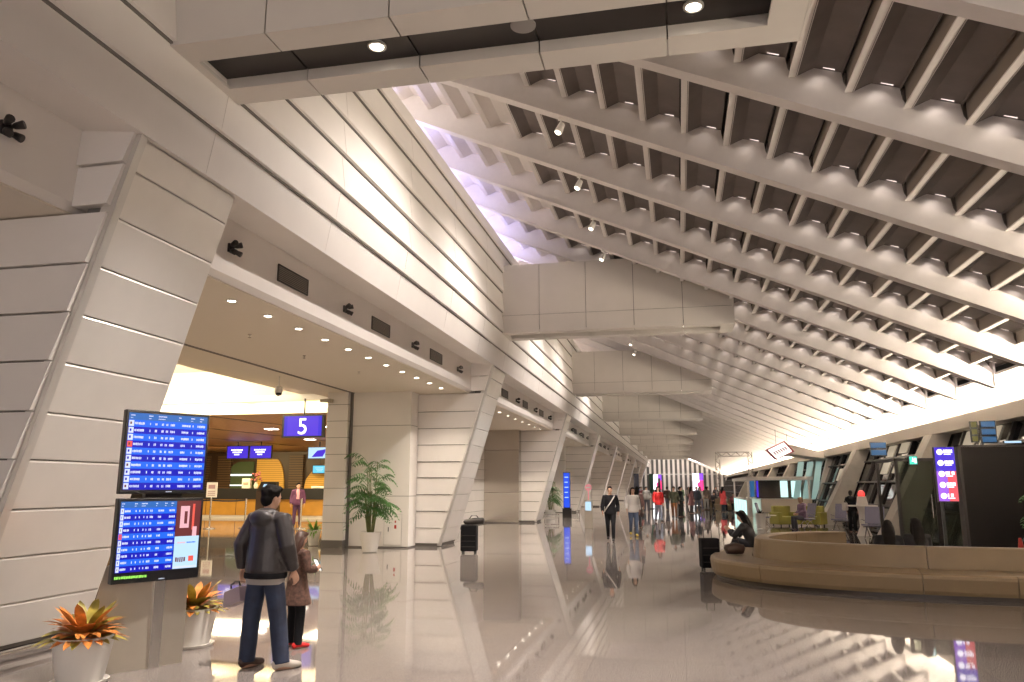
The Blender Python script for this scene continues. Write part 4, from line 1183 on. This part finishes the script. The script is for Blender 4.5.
b = MB(); sweep(b, 0, len(path) - 1, [(-.24, 0), (.70, 0), (.70, .06), (-.24, .06)]); b.build('plinth', M_KICK, bench, fix=True)
# bag on the bench
t = thing('handbag', 'dark brown handbag lying on the left end of the bench seat', 'bag', (1.02, 16.1, .372), .3)
b = MB(); b.loft([(-.19, 0, .10), (-.17, 0, .11), (0, 0, .125), (.17, 0, .11), (.19, 0, .10)], [.05, .09, .115, .09, .05], (0, 1, 0), 14); b.build('bag_body', M_SHOE, t, True)
b = MB(); b.tube([(-.09, -.03, .20), (-.05, -.04, .30), (.05, -.04, .30), (.09, -.03, .20)], .010, 6); b.build('handle', M_SHOE, t, True)

# ================================================================== RIGHT SIDE: black partition, sign, glass vestibule
b = MB(); b.prism([(6.16, 19.0, 0), (7.0, 19.0, 0), (8.02, 19.0, 2.56), (6.16, 19.0, 2.56)], [(6.16, 19.25, 0), (7.0, 19.25, 0), (8.02, 19.25, 2.56), (6.16, 19.25, 2.56)])
t = thing('partition_wall', 'tall matt black partition behind the bench at the right edge', 'partition', (0, 0, 0))
b.build('panel', M_BLACKW, t, fix=True)
b = MB(); b.b2(6.13, 6.19, 18.97, 19.28, 0, 2.6); b.b2(6.13, 8.03, 18.97, 19.28, 2.56, 2.6); b.build('frame', M_DARKM, t)
t = thing('directory_sign', 'lit blue and red directory sign with white symbols on a black post', 'sign', (5.68, 18.5, 0))
b = MB(); b.b2(-.16, -.10, -.03, .03, 0, 1.36); b.lathe([(.18, 0), (.18, .02), (.03, .03)], (-.13, 0, 0), 20); b.build('post', M_DARK, t)
b = MB(); b.b2(-.20, .22, -.05, .05, 1.36, 2.54); hs = b.build('housing', M_FRAMEB, t)
b = MB(); b.mi = 0; b.b2(-.19, .20, -.056, -.05, 2.02, 2.53); b.mi = 1; b.b2(.02, .20, -.056, -.05, 1.38, 2.02); b.mi = 3; b.b2(-.19, .02, -.056, -.05, 1.38, 2.02)
rnd = random.Random(12)
for i in range(5):
    z = 2.43 - .235 * i
    b.mi = 2
    s0 = len(b.v); b.lathe([(.001, 0), (.062, 0), (.062, .004), (.001, .004)], (0, 0, 0), 14)
    b.move(s0, lambda p: (p[0] - .09, -.058 - p[2], p[1] + z))
    x = -.01
    for k in range(6):
        if rnd.random() < .85: b.b2(x, x + .022, -.060, -.056, z - .02, z + .05)
        x += .03
    b.b2(-.01, .13, -.060, -.056, z - .055, z - .038)
b.build('sign_face', [M_SIGNP, emis('sign_red', (.75, .10, .12), 1.0), M_SIGNW, emis('sign_violet', (.30, .10, .65), 1.1)], hs)
t = thing('glass_vestibule', 'dark framed glass door vestibule beside the black partition', 'doorway', (0, 0, 0))
b = MB()
for x in (5.55, 6.45, 7.02): b.b2(x, x + .08, 21.96, 22.04, 0, 2.42)
b.b2(5.55, 7.10, 21.96, 22.04, 2.34, 2.42); b.b2(5.55, 5.63, 22.04, 24.0, 2.34, 2.42); b.b2(5.55, 5.63, 23.92, 24.0, 0, 2.42)
b.build('frame', M_DARKM, t)
M_GL = mat('dark_clear_glass', (.30, .34, .28), .03, trans=.85)
b = MB(); b.b2(5.63, 6.45, 21.99, 22.01, .02, 2.34); dd = b.build('glass_door', M_GL, t)
b = MB(); b.tube([(6.36, 21.94, .9), (6.36, 21.94, 1.5)], .015, 8); b.build('handle', M_CHROME, dd, True)
b = MB(); b.b2(6.53, 7.02, 21.99, 22.01, .02, 2.34); b.build('glass_panel', M_GL, t)
b = MB(); b.b2(6.53, 6.60, 21.9, 21.94, 0, 2.34); b.build('steel_mullion', M_CHROME, t)
t = thing('exit_sign', 'small green lit exit sign hanging over the glass door', 'sign', (5.98, 21.85, 2.25))
b = MB(); b.b2(-.10, .10, 0, .05, 0, .22); b.b2(-.01, .01, .02, .16, .12, .16); b.build('housing', M_DARK, t)
b = MB(); b.mi = 0; b.b2(-.09, .09, -.006, 0, .01, .21); b.mi = 1
b.b2(-.02, .0, -.01, -.006, .15, .18); b.prism([(-.04, -.01, .08), (.01, -.01, .08), (.01, -.01, .145), (-.02, -.01, .145)], [(-.04, -.006, .08), (.01, -.006, .08), (.01, -.006, .145), (-.02, -.006, .145)]); b.b2(.03, .07, -.01, -.006, .04, .17)
b.build('face', [M_EXIT, M_SIGNW], t)
t = thing('traffic_cone', 'small red cone standing in front of the black partition', 'cone', (6.95, 18.4, 0))
b = MB(); b.b2(-.15, .15, -.15, .15, 0, .03); b.build('base', M_REDP, t); b = MB(); b.lathe([(.11, .03), (.03, .62), (.025, .63)], (0, 0, 0), 18); b.build('cone_body', M_REDP, t, True)
# glowing panels added as sign reflections high up in the night glass
def reflection_panel(label, x0, x1, y, z0, z1, m, n):
    t = thing('sign_reflection', label, 'sign', (0, y, 0))
    b = MB(); b.b2(x0, x1, .02, .06, z0, z1); b.build('backing', M_FRAMEB, t)
    b = MB(); h = (z1 - z0) / n
    for i in range(n): b.b2(x0 + .03, x1 - .03, 0, .02, z0 + h * i + h * .18, z0 + h * (i + 1) - h * .12)
    b.build('lit_face', m, t)
reflection_panel('yellow-green glowing panel for a sign reflection high behind the black partition', 6.85, 7.02, 20.2, 2.72, 3.22, M_NIGHTY, 3)
reflection_panel('blue glowing panel for a sign reflection high behind the black partition at the right', 7.10, 7.45, 20.3, 2.70, 3.24, M_NIGHTB, 3)
reflection_panel('blue glowing panel for a sign reflection high above the glass vestibule', 6.70, 7.25, 29.5, 2.75, 3.25, M_NIGHTB, 2)
reflection_panel('small pale lit strip above the black partition at the right edge', 7.3, 7.7, 19.6, 2.66, 2.72, M_SPALE, 1)

# ================================================================== WAITING AREA
def seat_proto():
    t = thing('striped_seat', '', 'seat', (0, 0, 0), 0, 'grey-violet striped waiting seats')
    b = MB(); b.box((0, .05, .42), (.62, .46, .05), rx=-.06); b.build('seat', M_SEATB, t, bevel=.012)
    b = MB(); b.box((0, .30, .74), (.62, .045, .58), rx=-.22); b.build('backrest', M_SEATB, t, bevel=.012)
    b = MB(); b.tube([(-.34, .1, .36), (.34, .1, .36)], .025, 8); b.build('beam', M_CHROME, t, True)
    for s in (-1, 1):
        b = MB(); b.tube([(s * .22, -.20, .02), (s * .22, .08, .35), (s * .22, .36, .02)], .018, 8); b.build('leg', M_CHROME, t, True)
        b = MB(); b.tube([(s * .33, .26, .55), (s * .33, -.12, .62), (s * .33, -.14, .42)], .014, 8); b.build('armrest', M_CHROME, t, True)
    return t
for i, (x, y, rz, lab) in enumerate((
        (3.52, 34.6, 1.35, 'striped waiting seat nearest to the shop counter, seen from the side'),
        (4.98, 33.8, -1.2, 'striped waiting seat with the person in mauve on it'),
        (6.12, 32.7, -.6, 'striped waiting seat left of the standing person in black'),
        (6.30, 28.3, -.5, 'striped waiting seat by the white table'))):
    place('seat', seat_proto, (x, y, 0), lab)
for o in [o for o in bpy.data.objects if o.name.startswith('striped_seat')]:
    o.rotation_euler.z = {3.52: 1.35, 4.98: -1.2, 6.12: -.6, 6.3: -.5}[round(o.location.x, 2)]
def armchair(label, loc, rz):
    t = thing('armchair', label, 'armchair', loc, rz, 'olive armchairs in the waiting area')
    b = MB(); b.b2(-.42, .42, -.38, .25, .08, .42); b.build('seat', M_OLIVE, t, bevel=.04)
    b = MB(); b.b2(-.42, .42, .22, .42, .08, .86); b.build('backrest', M_OLIVE, t, bevel=.04)
    for s in (-1, 1):
        b = MB(); b.b2(s * .42 - .09, s * .42 + .09, -.38, .42, .08, .60); b.build('armrest', M_OLIVE, t, bevel=.03)
    for sx in (-1, 1):
        for sy in (-.3, .34):
            b = MB(); b.lathe([(.025, 0), (.03, .085)], (sx * .38, sy, 0), 10); b.build('foot', M_DARK, t)
armchair('olive armchair to the left of the person in mauve', (4.50, 36.2, 0), .4)
armchair('olive armchair to the right of the person in mauve', (5.66, 36.4, 0), -.5)
t = thing('low_table', 'low white table between the striped seat and the left olive armchair', 'table', (3.72, 35.5, 0))
b = MB(); b.lathe([(.001, .46), (.34, .46), (.34, .49), (.001, .49)], (0, 0, 0), 24); b.build('tabletop', M_WHITE, t)
b = MB(); b.lathe([(.2, 0), (.2, .02), (.035, .03), (.035, .46)], (0, 0, 0), 16); b.build('pedestal', M_WHITE, t, True)
t = thing('high_table', 'white high table with a pedestal in front of the leaning window', 'table', (6.32, 29.7, 0))
b = MB(); b.b2(-.45, .45, -.3, .3, 1.0, 1.05); b.build('tabletop', M_WHITE, t, bevel=.01)
b = MB(); b.lathe([(.26, 0), (.24, .04), (.13, .3), (.14, .8), (.2, 1.0)], (0, 0, 0), 18); b.build('pedestal', M_WHITE, t, True)
t = thing('money_box', 'white box with a red lit top standing on the white high table', 'box', (6.32, 29.7, 1.052))
b = MB(); b.prism([(-.18, -.13, 0), (.18, -.13, 0), (.18, .13, 0), (-.18, .13, 0)], [(-.13, -.1, .30), (.13, -.1, .30), (.13, .1, .30), (-.13, .1, .30)]); b.build('box_body', M_WHITE, t, fix=True)
b = MB(); b.lathe([(.12, .30), (.12, .42), (.07, .50), (.001, .52)], (0, 0, 0), 16); b.build('red_top', emis('red_lamp', (.8, .06, .05), 1.2), t, True)

# ================================================================== SHOP
t = thing('shop_kiosk', 'shop kiosk with a glowing glass counter and teal lit panels on the right', 'kiosk', (0, 0, 0))
b = MB(); b.b2(4.35, 7.0, 44.6, 54, 0, 1.02); b.build('counter_front', M_SOFFIT, t)
b = MB(); b.b2(3.62, 7.1, 44.5, 56, 2.06, 2.24); b.build('canopy', M_WHITE, t)
b = MB(); b.b2(3.66, 3.92, 45.2, 55.5, .12, .95); gc = b.build('display_case', M_TEAL, t)
b = MB(); b.b2(3.63, 3.95, 45.15, 55.6, .95, 1.02); b.b2(3.63, 3.95, 45.15, 55.6, 0, .12)
for k in range(6): b.b2(3.64, 3.94, 45.15 + 2.06 * k, 45.22 + 2.06 * k, .12, .95)
b.build('case_frame', M_WHITE, gc)
for x, y in ((3.72, 44.7), (3.72, 55.5), (6.9, 44.7)):
    b = MB(); b.b2(x - .05, x + .05, y - .05, y + .05, 0, 2.06); b.build('post', M_WHITE, t)
b = MB(); b.b2(4.4, 6.9, 47.5, 47.6, 1.0, 2.06); b.build('back_panel', M_BROWN, t)
for x0, x1, m in ((5.75, 6.15, M_TEAL), (6.35, 6.85, M_TEAL), (4.05, 4.30, M_NIGHTB), (4.42, 4.52, M_SIGNP)):
    b = MB(); b.b2(x0, x1, 47.42, 47.5, 1.1, 2.03); b.build('lit_panel', m, t)
b = MB(); b.b2(4.35, 7.0, 44.55, 45.0, 1.02, 1.06); b.build('worktop', M_WHITE, t)
t = thing('portal_frame', 'big white slanted portal frame rising behind the shop kiosk', 'frame', (0, 46.0, 0))
b = MB(); b.prism([(6.0, 0, 4.10), (8.75, 0, 3.42), (8.75, 0, 3.16), (6.0, 0, 3.55)], [(6.0, 3.2, 4.10), (8.75, 3.2, 3.42), (8.75, 3.2, 3.16), (6.0, 3.2, 3.55)]); b.build('roof_beam', M_BEAM, t, fix=True)
b = MB(); b.prism([(8.2, 0, 3.3), (8.75, 0, 3.3), (7.75, 0, .0), (7.2, 0, .0)], [(8.2, .5, 3.3), (8.75, .5, 3.3), (7.75, .5, 0), (7.2, .5, 0)]); b.build('leaning_leg', M_BEAM, t, fix=True)
for x0, m in ((6.75, M_TEAL), (7.25, M_SHADE), (7.72, M_TEAL)):
    b = MB(); b.prism([(x0 - .45, .6, 1.0), (x0 - .12, .6, 1.0), (x0 + .28, .6, 3.1), (x0 - .05, .6, 3.1)], [(x0 - .45, .64, 1.0), (x0 - .12, .64, 1.0), (x0 + .28, .64, 3.1), (x0 - .05, .64, 3.1)])
    b.build('lit_strip', mat('pale_teal_panel', (.30, .42, .40), .4, emit=(.35, .55, .52), es=.35), t, fix=True)
t = thing('hanging_sign', 'tilted red-framed lit sign hanging over the shop kiosk', 'sign', (0, 45.2, 0))
pa = [(4.80, 3.72), (5.86, 4.22), (6.35, 3.62), (5.35, 3.12)]
def inset(pts, f):
    cx = sum(p[0] for p in pts) / 4; cz = sum(p[1] for p in pts) / 4
    return [(cx + (x - cx) * f, cz + (z - cz) * f) for x, z in pts]
b = MB(); b.ext_y(pa, 0, .25); b.build('housing', mat('sign_maroon', (.25, .03, .05), .4), t, fix=True)
b = MB(); b.mi = 0; b.ext_y(inset(pa, .82), -.02, 0)
b.mi = 1
e1 = Vector((1.06, .50)).normalized(); e2 = Vector((-.5, .55)).normalized()
for k in range(6):
    c = Vector((5.59, 3.67)) + e1 * (.13 * (k - 2.5))
    q = [c - e1 * .04 - e2 * .12, c + e1 * .04 - e2 * .12, c + e1 * .04 + e2 * .1, c - e1 * .04 + e2 * .1]
    b.ext_y([(p.x, p.y) for p in q], -.03, -.02)
b.build('lit_face', [M_LITW, mat('sign_letters', (.35, .10, .12), .5)], t, fix=True)
b = MB()
for x, z in ((5.4, 4.0), (6.0, 4.05)): b.tube([(x, .12, z), (x, .12, zb(x) + .02)], .012, 6)
b.build('hanger', M_DARK, t)
# lattice gate
t = thing('truss_gate', 'square silver truss gate standing far down on the right', 'gate', (0, 60, 0))
b = MB()
def truss(p, q, w=.30):
    p, q = Vector(p), Vector(q); d = (q - p); L = d.length; d.normalize(); s = d.cross(Vector((0, 1, 0)))
    cs = [s * a + Vector((0, c, 0)) for a in (-w / 2, w / 2) for c in (-w / 2, w / 2)]
    for c in cs: b.tube([p + c, q + c], .028, 5)
    n = int(L / w)
    for i in range(n):
        for a, c in ((0, 1), (2, 3), (0, 2), (1, 3)):
            x, y = (cs[a], cs[c]) if i % 2 else (cs[c], cs[a])
            b.tube([p + d * (i * L / n) + x, p + d * ((i + 1) * L / n) + y], .014, 4)
for nm, p, q in (('upright', (2.9, 0, 0), (2.9, 0, 4.25)), ('upright', (5.25, 0, 0), (5.25, 0, 4.25)), ('crossbar', (2.9, 0, 4.1), (5.25, 0, 4.1))):
    b = MB(); truss(p, q); b.build(nm, M_CHROME, t)

# ================================================================== LEFT SIDE: totem, guide column, low rails
t = thing('totem_sign', 'tall narrow blue lit totem beside the palm', 'sign', (-6.2, 43.6, 0))
b = MB(); b.b2(-.25, .25, -.02, .14, 0, .5); b.build('foot', M_DARKM, t)
b = MB(); b.b2(-.19, .19, 0, .12, .5, 2.5); b.build('housing', M_FRAMEB, t)
b = MB(); b.mi = 0; b.b2(-.17, .17, -.02, 0, .55, 2.46); b.mi = 1
for k in range(5): b.b2(-.11, .10 - .03 * (k % 2), -.024, -.02, 2.2 - .28 * k, 2.25 - .28 * k)
b.build('lit_face', [M_BLUET, M_SPALE], t)
t = thing('slim_post_sign', 'slim tan post leaning beside the blue totem', 'sign', (-6.9, 43.2, 0))
b = MB(); b.b2(-.05, .05, -.03, .03, 0, 1.95); b.build('post', M_STAND, t); b = MB(); b.b2(-.14, .14, -.045, -.03, 1.3, 1.95); b.build('board', M_STAND, t)
t = thing('guide_column', 'grey service column with a round pink sign on top, left of the man in black', 'column', (-3.72, 32.6, 0))
b = MB(); b.b2(-.16, .16, -.14, .14, 0, 1.15); b.build('column_body', M_STAND, t, bevel=.02)
b = MB(); b.b2(-.12, .12, -.15, -.14, .72, 1.08); b.build('notice', M_SPALE, t)
b = MB(); s0 = 0; b.lathe([(.001, -.03), (.14, -.03), (.14, .03), (.001, .03)], (0, 0, 0), 24); b.move(0, lambda p: (p[0], p[2], p[1] + 1.66)); b.b2(-.025, .025, -.02, .02, 1.15, 1.54)
b.build('round_sign', mat('pink_sign', (.75, .35, .40), .5, emit=(.8, .3, .35), es=.3), t)
b = MB(); b.b2(-.10, .10, -.04, -.031, 1.63, 1.69); b.build('sign_bar', M_WHITE, t)
def rail(label, x, y):
    t = thing('low_barrier', label, 'barrier', (x, y, 0), .1)
    b = MB(); b.tube([(-.35, 0, 0), (-.35, 0, .32), (.35, 0, .32), (.35, 0, 0)], .025, 8); b.build('hoop', M_CHROME, t, True)
    b = MB(); b.tube([(-.35, 0, .16), (.35, 0, .16)], .018, 8); b.build('crossbar', M_CHROME, t, True)
rail('low steel hoop barrier at the foot of the third leaning pillar', -6.3, 38.9)
rail('low steel hoop barrier behind the palm by the fourth leaning pillar', -6.2, 46.4)
for i, (x, y, h) in enumerate(((-2.75, 52, 2.55), (-2.1, 62, 2.7), (-1.6, 66, 2.4))):
    t = thing('banner_stand', ['dark narrow banner stand rising behind the man in black', 'dark banner stand with a green top left of the red top', 'tall thin dark banner stand farthest back'][i], 'banner', (x, y, 0), .5 * i)
    b = MB(); b.b2(-.3, .3, -.15, .15, 0, .05); b.b2(-.02, .02, .02, .05, .05, h); b.build('stand', M_DARKM, t)
    b = MB(); b.b2(-.17, .17, -.01, .02, h - 1.5, h); b.build('banner', [mat('slate_banner', (.10, .11, .16), .6), mat('dark_green_banner', (.02, .10, .06), .6), M_DARKM][i], t)
# lit advertising boards before the end wall
for lab, x0, x1, z0, z1 in (('lit white and magenta board on the left of the striped end wall', -4.7, -3.0, 1.2, 3.9), ('lit white and magenta board on the right of the striped end wall', 2.4, 4.3, 1.0, 4.1)):
    t = thing('advertising_board', lab, 'board', ((x0 + x1) / 2, HALL_END - 1.6, 0)); w = (x1 - x0) / 2
    b = MB(); b.b2(-w, w, 0, .25, z0, z1); b.b2(-w * .5, w * .5, .05, .2, 0, z0); b.build('housing', M_FRAMEB, t)
    b = MB(); b.mi = 0; b.b2(-w + .05, w - .05, -.02, 0, z0 + .05, z1 - .05)
    b.mi = 1; b.b2(w * .25, w - .05, -.03, -.02, z0 + .05, z0 + (z1 - z0) * .6); s0 = len(b.v); b.lathe([(.001, -.01), (w * .5, -.01), (w * .5, .01), (.001, .01)], (0, 0, 0), 16); b.move(s0, lambda p: (p[0] + w * .3, -.025 + p[2], p[1] + z0 + (z1 - z0) * .35))
    b.mi = 2; b.b2(w * .2, w - .05, -.03, -.02, z0 + (z1 - z0) * .6, z1 - .05)
    b.build('lit_face', [emis('board_white', (.95, .95, 1), 2.2), emis('board_magenta', (.85, .04, .20), 1.5), emis('board_violet', (.22, .06, .75), 1.5)], t)
# rows of low seats far back on the right
for i, (x, y) in enumerate(((2.6, 66.0), (3.4, 58.0), (2.2, 74.0))):
    t = thing('tan_seat_block', ['tan upholstered seat block below the right lit board', 'tan upholstered seat block nearest to the truss gate', 'tan upholstered seat block farthest back in the crowd'][i], 'seat', (x, y, 0))
    b = MB(); b.b2(-.9, .9, -.35, .35, .05, .45); b.build('seat', M_BENCH, t, bevel=.03)
    b = MB(); b.b2(-.9, .9, .2, .42, .05, .85); b.build('backrest', M_BENCH, t, bevel=.03)
farseat = [(2.2, 65.6, (.20, .03, .04), 'red-dressed'), (2.75, 65.5, (.04, .04, .05), 'black-dressed'), (3.1, 57.5, (.30, .27, .25), 'grey-dressed'), (3.75, 57.4, (.18, .05, .06), 'maroon-dressed'), (2.0, 73.5, (.05, .07, .12), 'navy-dressed')]
for x, y, c, nm in farseat:
    where = 'on the tan block below the right lit board' if y == 65.6 or y == 65.5 else ('on the tan block by the truss gate' if y < 60 else 'on the farthest tan block')
    add_person(sit_m, nm + ' person sitting ' + where, (x, y, -.04), 0, dict(top=col('sitter_top', c), trousers=M_BLACKC), 1.0, 'people in the far crowd')

# ================================================================== CHECK-IN COUNTER AND FITTINGS
t = thing('check_in_counter', 'long gold check-in counter with a black upper band', 'counter', (0, 39.0, 0))
b = MB(); b.b2(-33.5, -9.6, 0, .9, .16, 1.02); b.mi = 1
for k in range(13): b.b2(-33.2 + 1.85 * k, -33.17 + 1.85 * k, -.004, 0, .16, 1.02)
b.build('front', [M_GOLD, M_BROWN], t)
b = MB(); b.b2(-33.5, -9.6, -.06, .9, 1.02, 1.60); b.build('upper_band', M_DARK, t)
b = MB(); b.b2(-33.5, -9.6, .05, .9, 0, .16); b.build('plinth', M_WHITE, t)
def monitor(label, x, y, z, w, h, face, extra=None):
    t = thing('hanging_monitor', label, 'monitor', (x, y, z))
    b = MB(); b.b2(-w / 2, w / 2, 0, .08, 0, h); b.build('housing', M_FRAMEB, t)
    b = MB(); b.mi = 0; b.b2(-w / 2 + .04, w / 2 - .04, -.008, 0, .04, h - .04); b.mi = 1
    rnd = random.Random(int(abs(x) * 10))
    if extra == 'ad':
        b.mi = 2; b.b2(-w / 2 + .04, w / 2 - .04, -.010, -.008, .04, h - .04); b.mi = 0
        b.prism([(-.4, -.013, .1), (.2, -.013, .12), (.42, -.013, h - .12), (-.1, -.013, h - .2)], [(-.4, -.010, .1), (.2, -.010, .12), (.42, -.010, h - .12), (-.1, -.010, h - .2)])
    else:
        for zz, a in ((h * .62, .5), (h * .45, .36), (h * .28, .2)):
            xx = -w * a / 2 - .05
            while xx < w * a / 2:
                b.b2(xx, xx + .05, -.014, -.008, zz, zz + h * .10); xx += .075
    b.build('screen', face, t)
    b = MB(); b.b2(-.02, .02, .02, .06, h, max(h + .1, 4.0 - z)); b.build('hanger', M_DARK, t)
PM = [M_SIGNP, M_SIGNW, M_SPALE]
monitor('left of two purple screens hanging above the check-in counter', -22.2, 36, 3.10, 1.25, .68, PM)
monitor('right of two purple screens hanging above the check-in counter', -20.9, 36, 3.10, 1.25, .68, PM)
monitor('screen with a pale picture hanging above the check-in counter at the right', -17.65, 36, 3.06, 1.25, .62, PM, 'ad')
monitor('left small cyan screen behind the check-in counter', -20.6, 42.2, 2.45, .95, .5, [M_CYAN, M_SPALE, M_SPALE])
monitor('right small cyan screen behind the check-in counter', -19.5, 42.2, 2.45, .95, .5, [M_CYAN, M_SPALE, M_SPALE])
t = thing('counter_number_sign', 'purple lit hanging sign with a white number 5', 'sign', (-12.62, 24.4, 3.36))
b = MB(); b.b2(-.78, .78, 0, .16, 0, .78); b.build('housing', M_FRAMEB, t)
b = MB(); b.b2(-.70, .70, -.012, 0, .05, .73); b.mi = 1
b.b2(-.58, .58, -.016, -.012, .05, .73)
b.build('lit_face', [emis('sign_blue_edge', (.05, .03, .55), 1.0), emis('sign_violet_centre', (.11, .05, .75), 0.8)], t)
cu = bpy.data.curves.new('digit', 'FONT'); cu.body = '5'; cu.size = .80; cu.extrude = .006; cu.align_x = 'CENTER'
tmp = bpy.data.objects.new('tmp', cu); C.objects.link(tmp)
me = bpy.data.meshes.new_from_object(tmp.evaluated_get(bpy.context.evaluated_depsgraph_get()))
bpy.data.objects.remove(tmp)
me.materials.clear(); me.materials.append(M_SIGNW)
dg5 = bpy.data.objects.new('digit', me); C.objects.link(dg5); dg5.parent = t; dg5.rotation_euler = (PI / 2, 0, 0); dg5.location = (0, -.026, .11)
b = MB(); b.b2(-.025, .025, .06, .10, .78, 1.35); b.build('hanger', M_DARK, t)
t = thing('security_camera', 'white dome camera hanging from the edge of the check-in ceiling', 'camera', (-9.65, 17.3, 4.42))
b = MB(); b.tube([(0, 0, 0), (0, 0, -.28)], .015, 8); b.build('stem', M_WHITE, t)
b = MB(); b.lathe([(.03, -.26), (.09, -.30), (.10, -.42), (.09, -.44)], (0, 0, 0), 20); b.build('shell', M_WHITE, t, True)
b = MB(); b.lathe([(.085, -.43), (.07, -.49), (.001, -.52)], (0, 0, 0), 20); b.build('dome', M_DARK, t, True)
t = thing('security_camera', 'small grey camera on the corner of the check-in hall column', 'camera', (-9.85, 20.70, 4.15))
b = MB(); b.b2(-.05, .05, -.03, .05, -.05, .05); b.build('bracket', M_STAND, t)
b = MB(); b.loft([(-.28, -.10, 0), (-.05, -.10, .0), (.02, -.10, 0)], [.05, .06, .06], (0, 1, 0), 12); b.build('camera_body', M_STAND, t, True)
# queue posts with belts
def stanchion():
    t = thing('queue_post', '', 'post', (0, 0, 0), 0, 'queue posts before the check-in counter')
    b = MB(); b.lathe([(.24, 0), (.24, .03), (.06, .05), (.035, .07)], (0, 0, 0), 20); b.build('base', M_CHROME, t, True)
    b = MB(); b.lathe([(.035, .06), (.035, 1.1), (.045, 1.1), (.045, 1.2), (.001, 1.21)], (0, 0, 0), 14); b.build('pole', M_CHROME, t, True)
    return t
QP = [(-18.95, 29.0), (-17.65, 29.5), (-15.2, 29.6), (-21.6, 28.6)]
QL = ['queue post carrying the small white notice', 'queue post to the right of the white notice', 'queue post just left of the staff member in purple', 'queue post farthest to the left behind the screens']
for (x, y), l in zip(QP, QL): place('qp', stanchion, (x, y, 0), l)
for i, (a, c) in enumerate(((QP[3], QP[0]), (QP[0], QP[1]))):
    b = MB(); p = Vector((*a, 1.15)); q = Vector((*c, 1.15))
    n = 6
    for k in range(n):
        u0, u1 = k / n, (k + 1) / n
        f = lambda u: p.lerp(q, u) - Vector((0, 0, .18 * u * (1 - u)))
        A, B_ = f(u0), f(u1); b.prism([A + Vector((0, -.002, -.03)), B_ + Vector((0, -.002, -.03)), B_ + Vector((0, -.002, .03)), A + Vector((0, -.002, .03))],
                [A + Vector((0, .002, -.03)), B_ + Vector((0, .002, -.03)), B_ + Vector((0, .002, .03)), A + Vector((0, .002, .03))])
    tag(b.build('queue_belt', M_BELT, fix=True), ['black belt running left from the post with the white notice', 'black belt running right from the post with the white notice'][i], 'belt')
t = thing('notice_sign', 'small white framed notice on top of a queue post', 'sign', (-18.95, 29.0, 1.21))
b = MB(); b.b2(-.24, .24, -.015, .015, .05, .66); b.b2(-.02, .02, -.01, .01, 0, .05); b.build('board', M_WHITE, t)
b = MB(); b.b2(-.15, .15, -.02, -.015, .40, .56)
for k in range(3): b.b2(-.17, .17, -.02, -.015, .12 + .08 * k, .15 + .08 * k)
b.build('print', mat('notice_print', (.45, .28, .30), .6), t)
t = thing('self_service_machine', 'dark upright machine standing before the check-in counter', 'machine', (-21.0, 37.2, 0))
b = MB(); b.b2(-.55, .55, -.3, .3, 0, 1.5); b.build('cabinet', M_BROWN, t, bevel=.03)
b = MB(); b.prism([(-.5, -.30, 1.5), (.5, -.30, 1.5), (.5, .2, 1.5), (-.5, .2, 1.5)], [(-.45, .0, 1.95), (.45, .0, 1.95), (.45, .2, 1.95), (-.45, .2, 1.95)]); b.build('head', M_DARKM, t, fix=True)
b = MB(); b.box((0, -.17, 1.72), (.45, .01, .25), rx=-.58); b.build('screen', M_SPALE, t)
for i, (x, w, h, m, nm, lab, cat) in enumerate(((-23.6, .5, .55, M_WHITE, 'white_box', 'white box standing on the left of the check-in counter', 'box'),
                                     (-16.0, 1.0, .75, M_WHITE, 'paper_board', 'white board standing on the check-in counter right of the staff member', 'board'),
                                     (-15.1, .5, .4, M_BLUET, 'blue_box', 'small blue box on the check-in counter at the right', 'box'),
                                     (-19.3, .7, .12, M_WHITE, 'paper_tray', 'flat white tray on the check-in counter', 'tray'))):
    t = thing(nm, lab, cat, (x, 39.4, 1.60))
    b = MB(); b.b2(-w / 2, w / 2, -.1, .1, 0, h); b.build('body', m, t, bevel=.02)
    b = MB(); b.b2(-w * .3, w * .3, -.112, -.10, h * .35, h * .6); b.build('label_patch', M_STAND, t)
t = thing('flower_vase', 'pink flowers in a vase on the check-in counter', 'flowers', (-23.0, 39.35, 1.60))
b = MB(); b.lathe([(.08, 0), (.12, .15), (.06, .32), (.08, .36)], (0, 0, 0), 14); b.build('vase', M_WHITE, t, True)
rnd = random.Random(5); b = MB()
for k in range(26):
    a = rnd.uniform(0, 2 * PI); r_ = rnd.uniform(0, .32); b.ell((r_ * math.cos(a), r_ * math.sin(a) * .6, .55 + rnd.uniform(-.12, .35)), (.06, .06, .05), 8, 6)
b.build('blossoms', col('dusky_pink_petal', (.42, .14, .14)), t, True)
b = MB()
for k in range(9):
    a = 2 * PI * k / 9; b.tube([(0, 0, .33), (.2 * math.cos(a), .12 * math.sin(a), .6)], .008, 5)
b.build('stems', M_STEM, t)
# service hatch door with red marks on the smooth panel by the tall palm
t = thing('hose_cabinet_door', 'white service hatch with a red mark low on the panel by the palm', 'door', (-7.92, PIER_Y[1] - .722, .07))
b = MB()
for x0, x1, z0, z1 in ((-.27, -.255, 0, .86), (.255, .27, 0, .86), (-.27, .27, .845, .86), (-.27, .27, 0, .015)): b.b2(x0, x1, -.006, .002, z0, z1)
b.build('door_frame', M_TRIM, t)
b = MB(); b.b2(-.25, .25, -.01, 0, .02, .84); b.build('door_leaf', M_WALL, t)
b = MB(); b.b2(.06, .10, -.014, -.01, .62, .68); b.b2(.05, .11, -.014, -.01, .46, .56); b.build('red_mark', M_REDP, t)
b = MB(); b.tube([(-.12, -.03, .38), (-.12, -.03, .50)], .012, 6); b.build('handle', M_DARK, t)
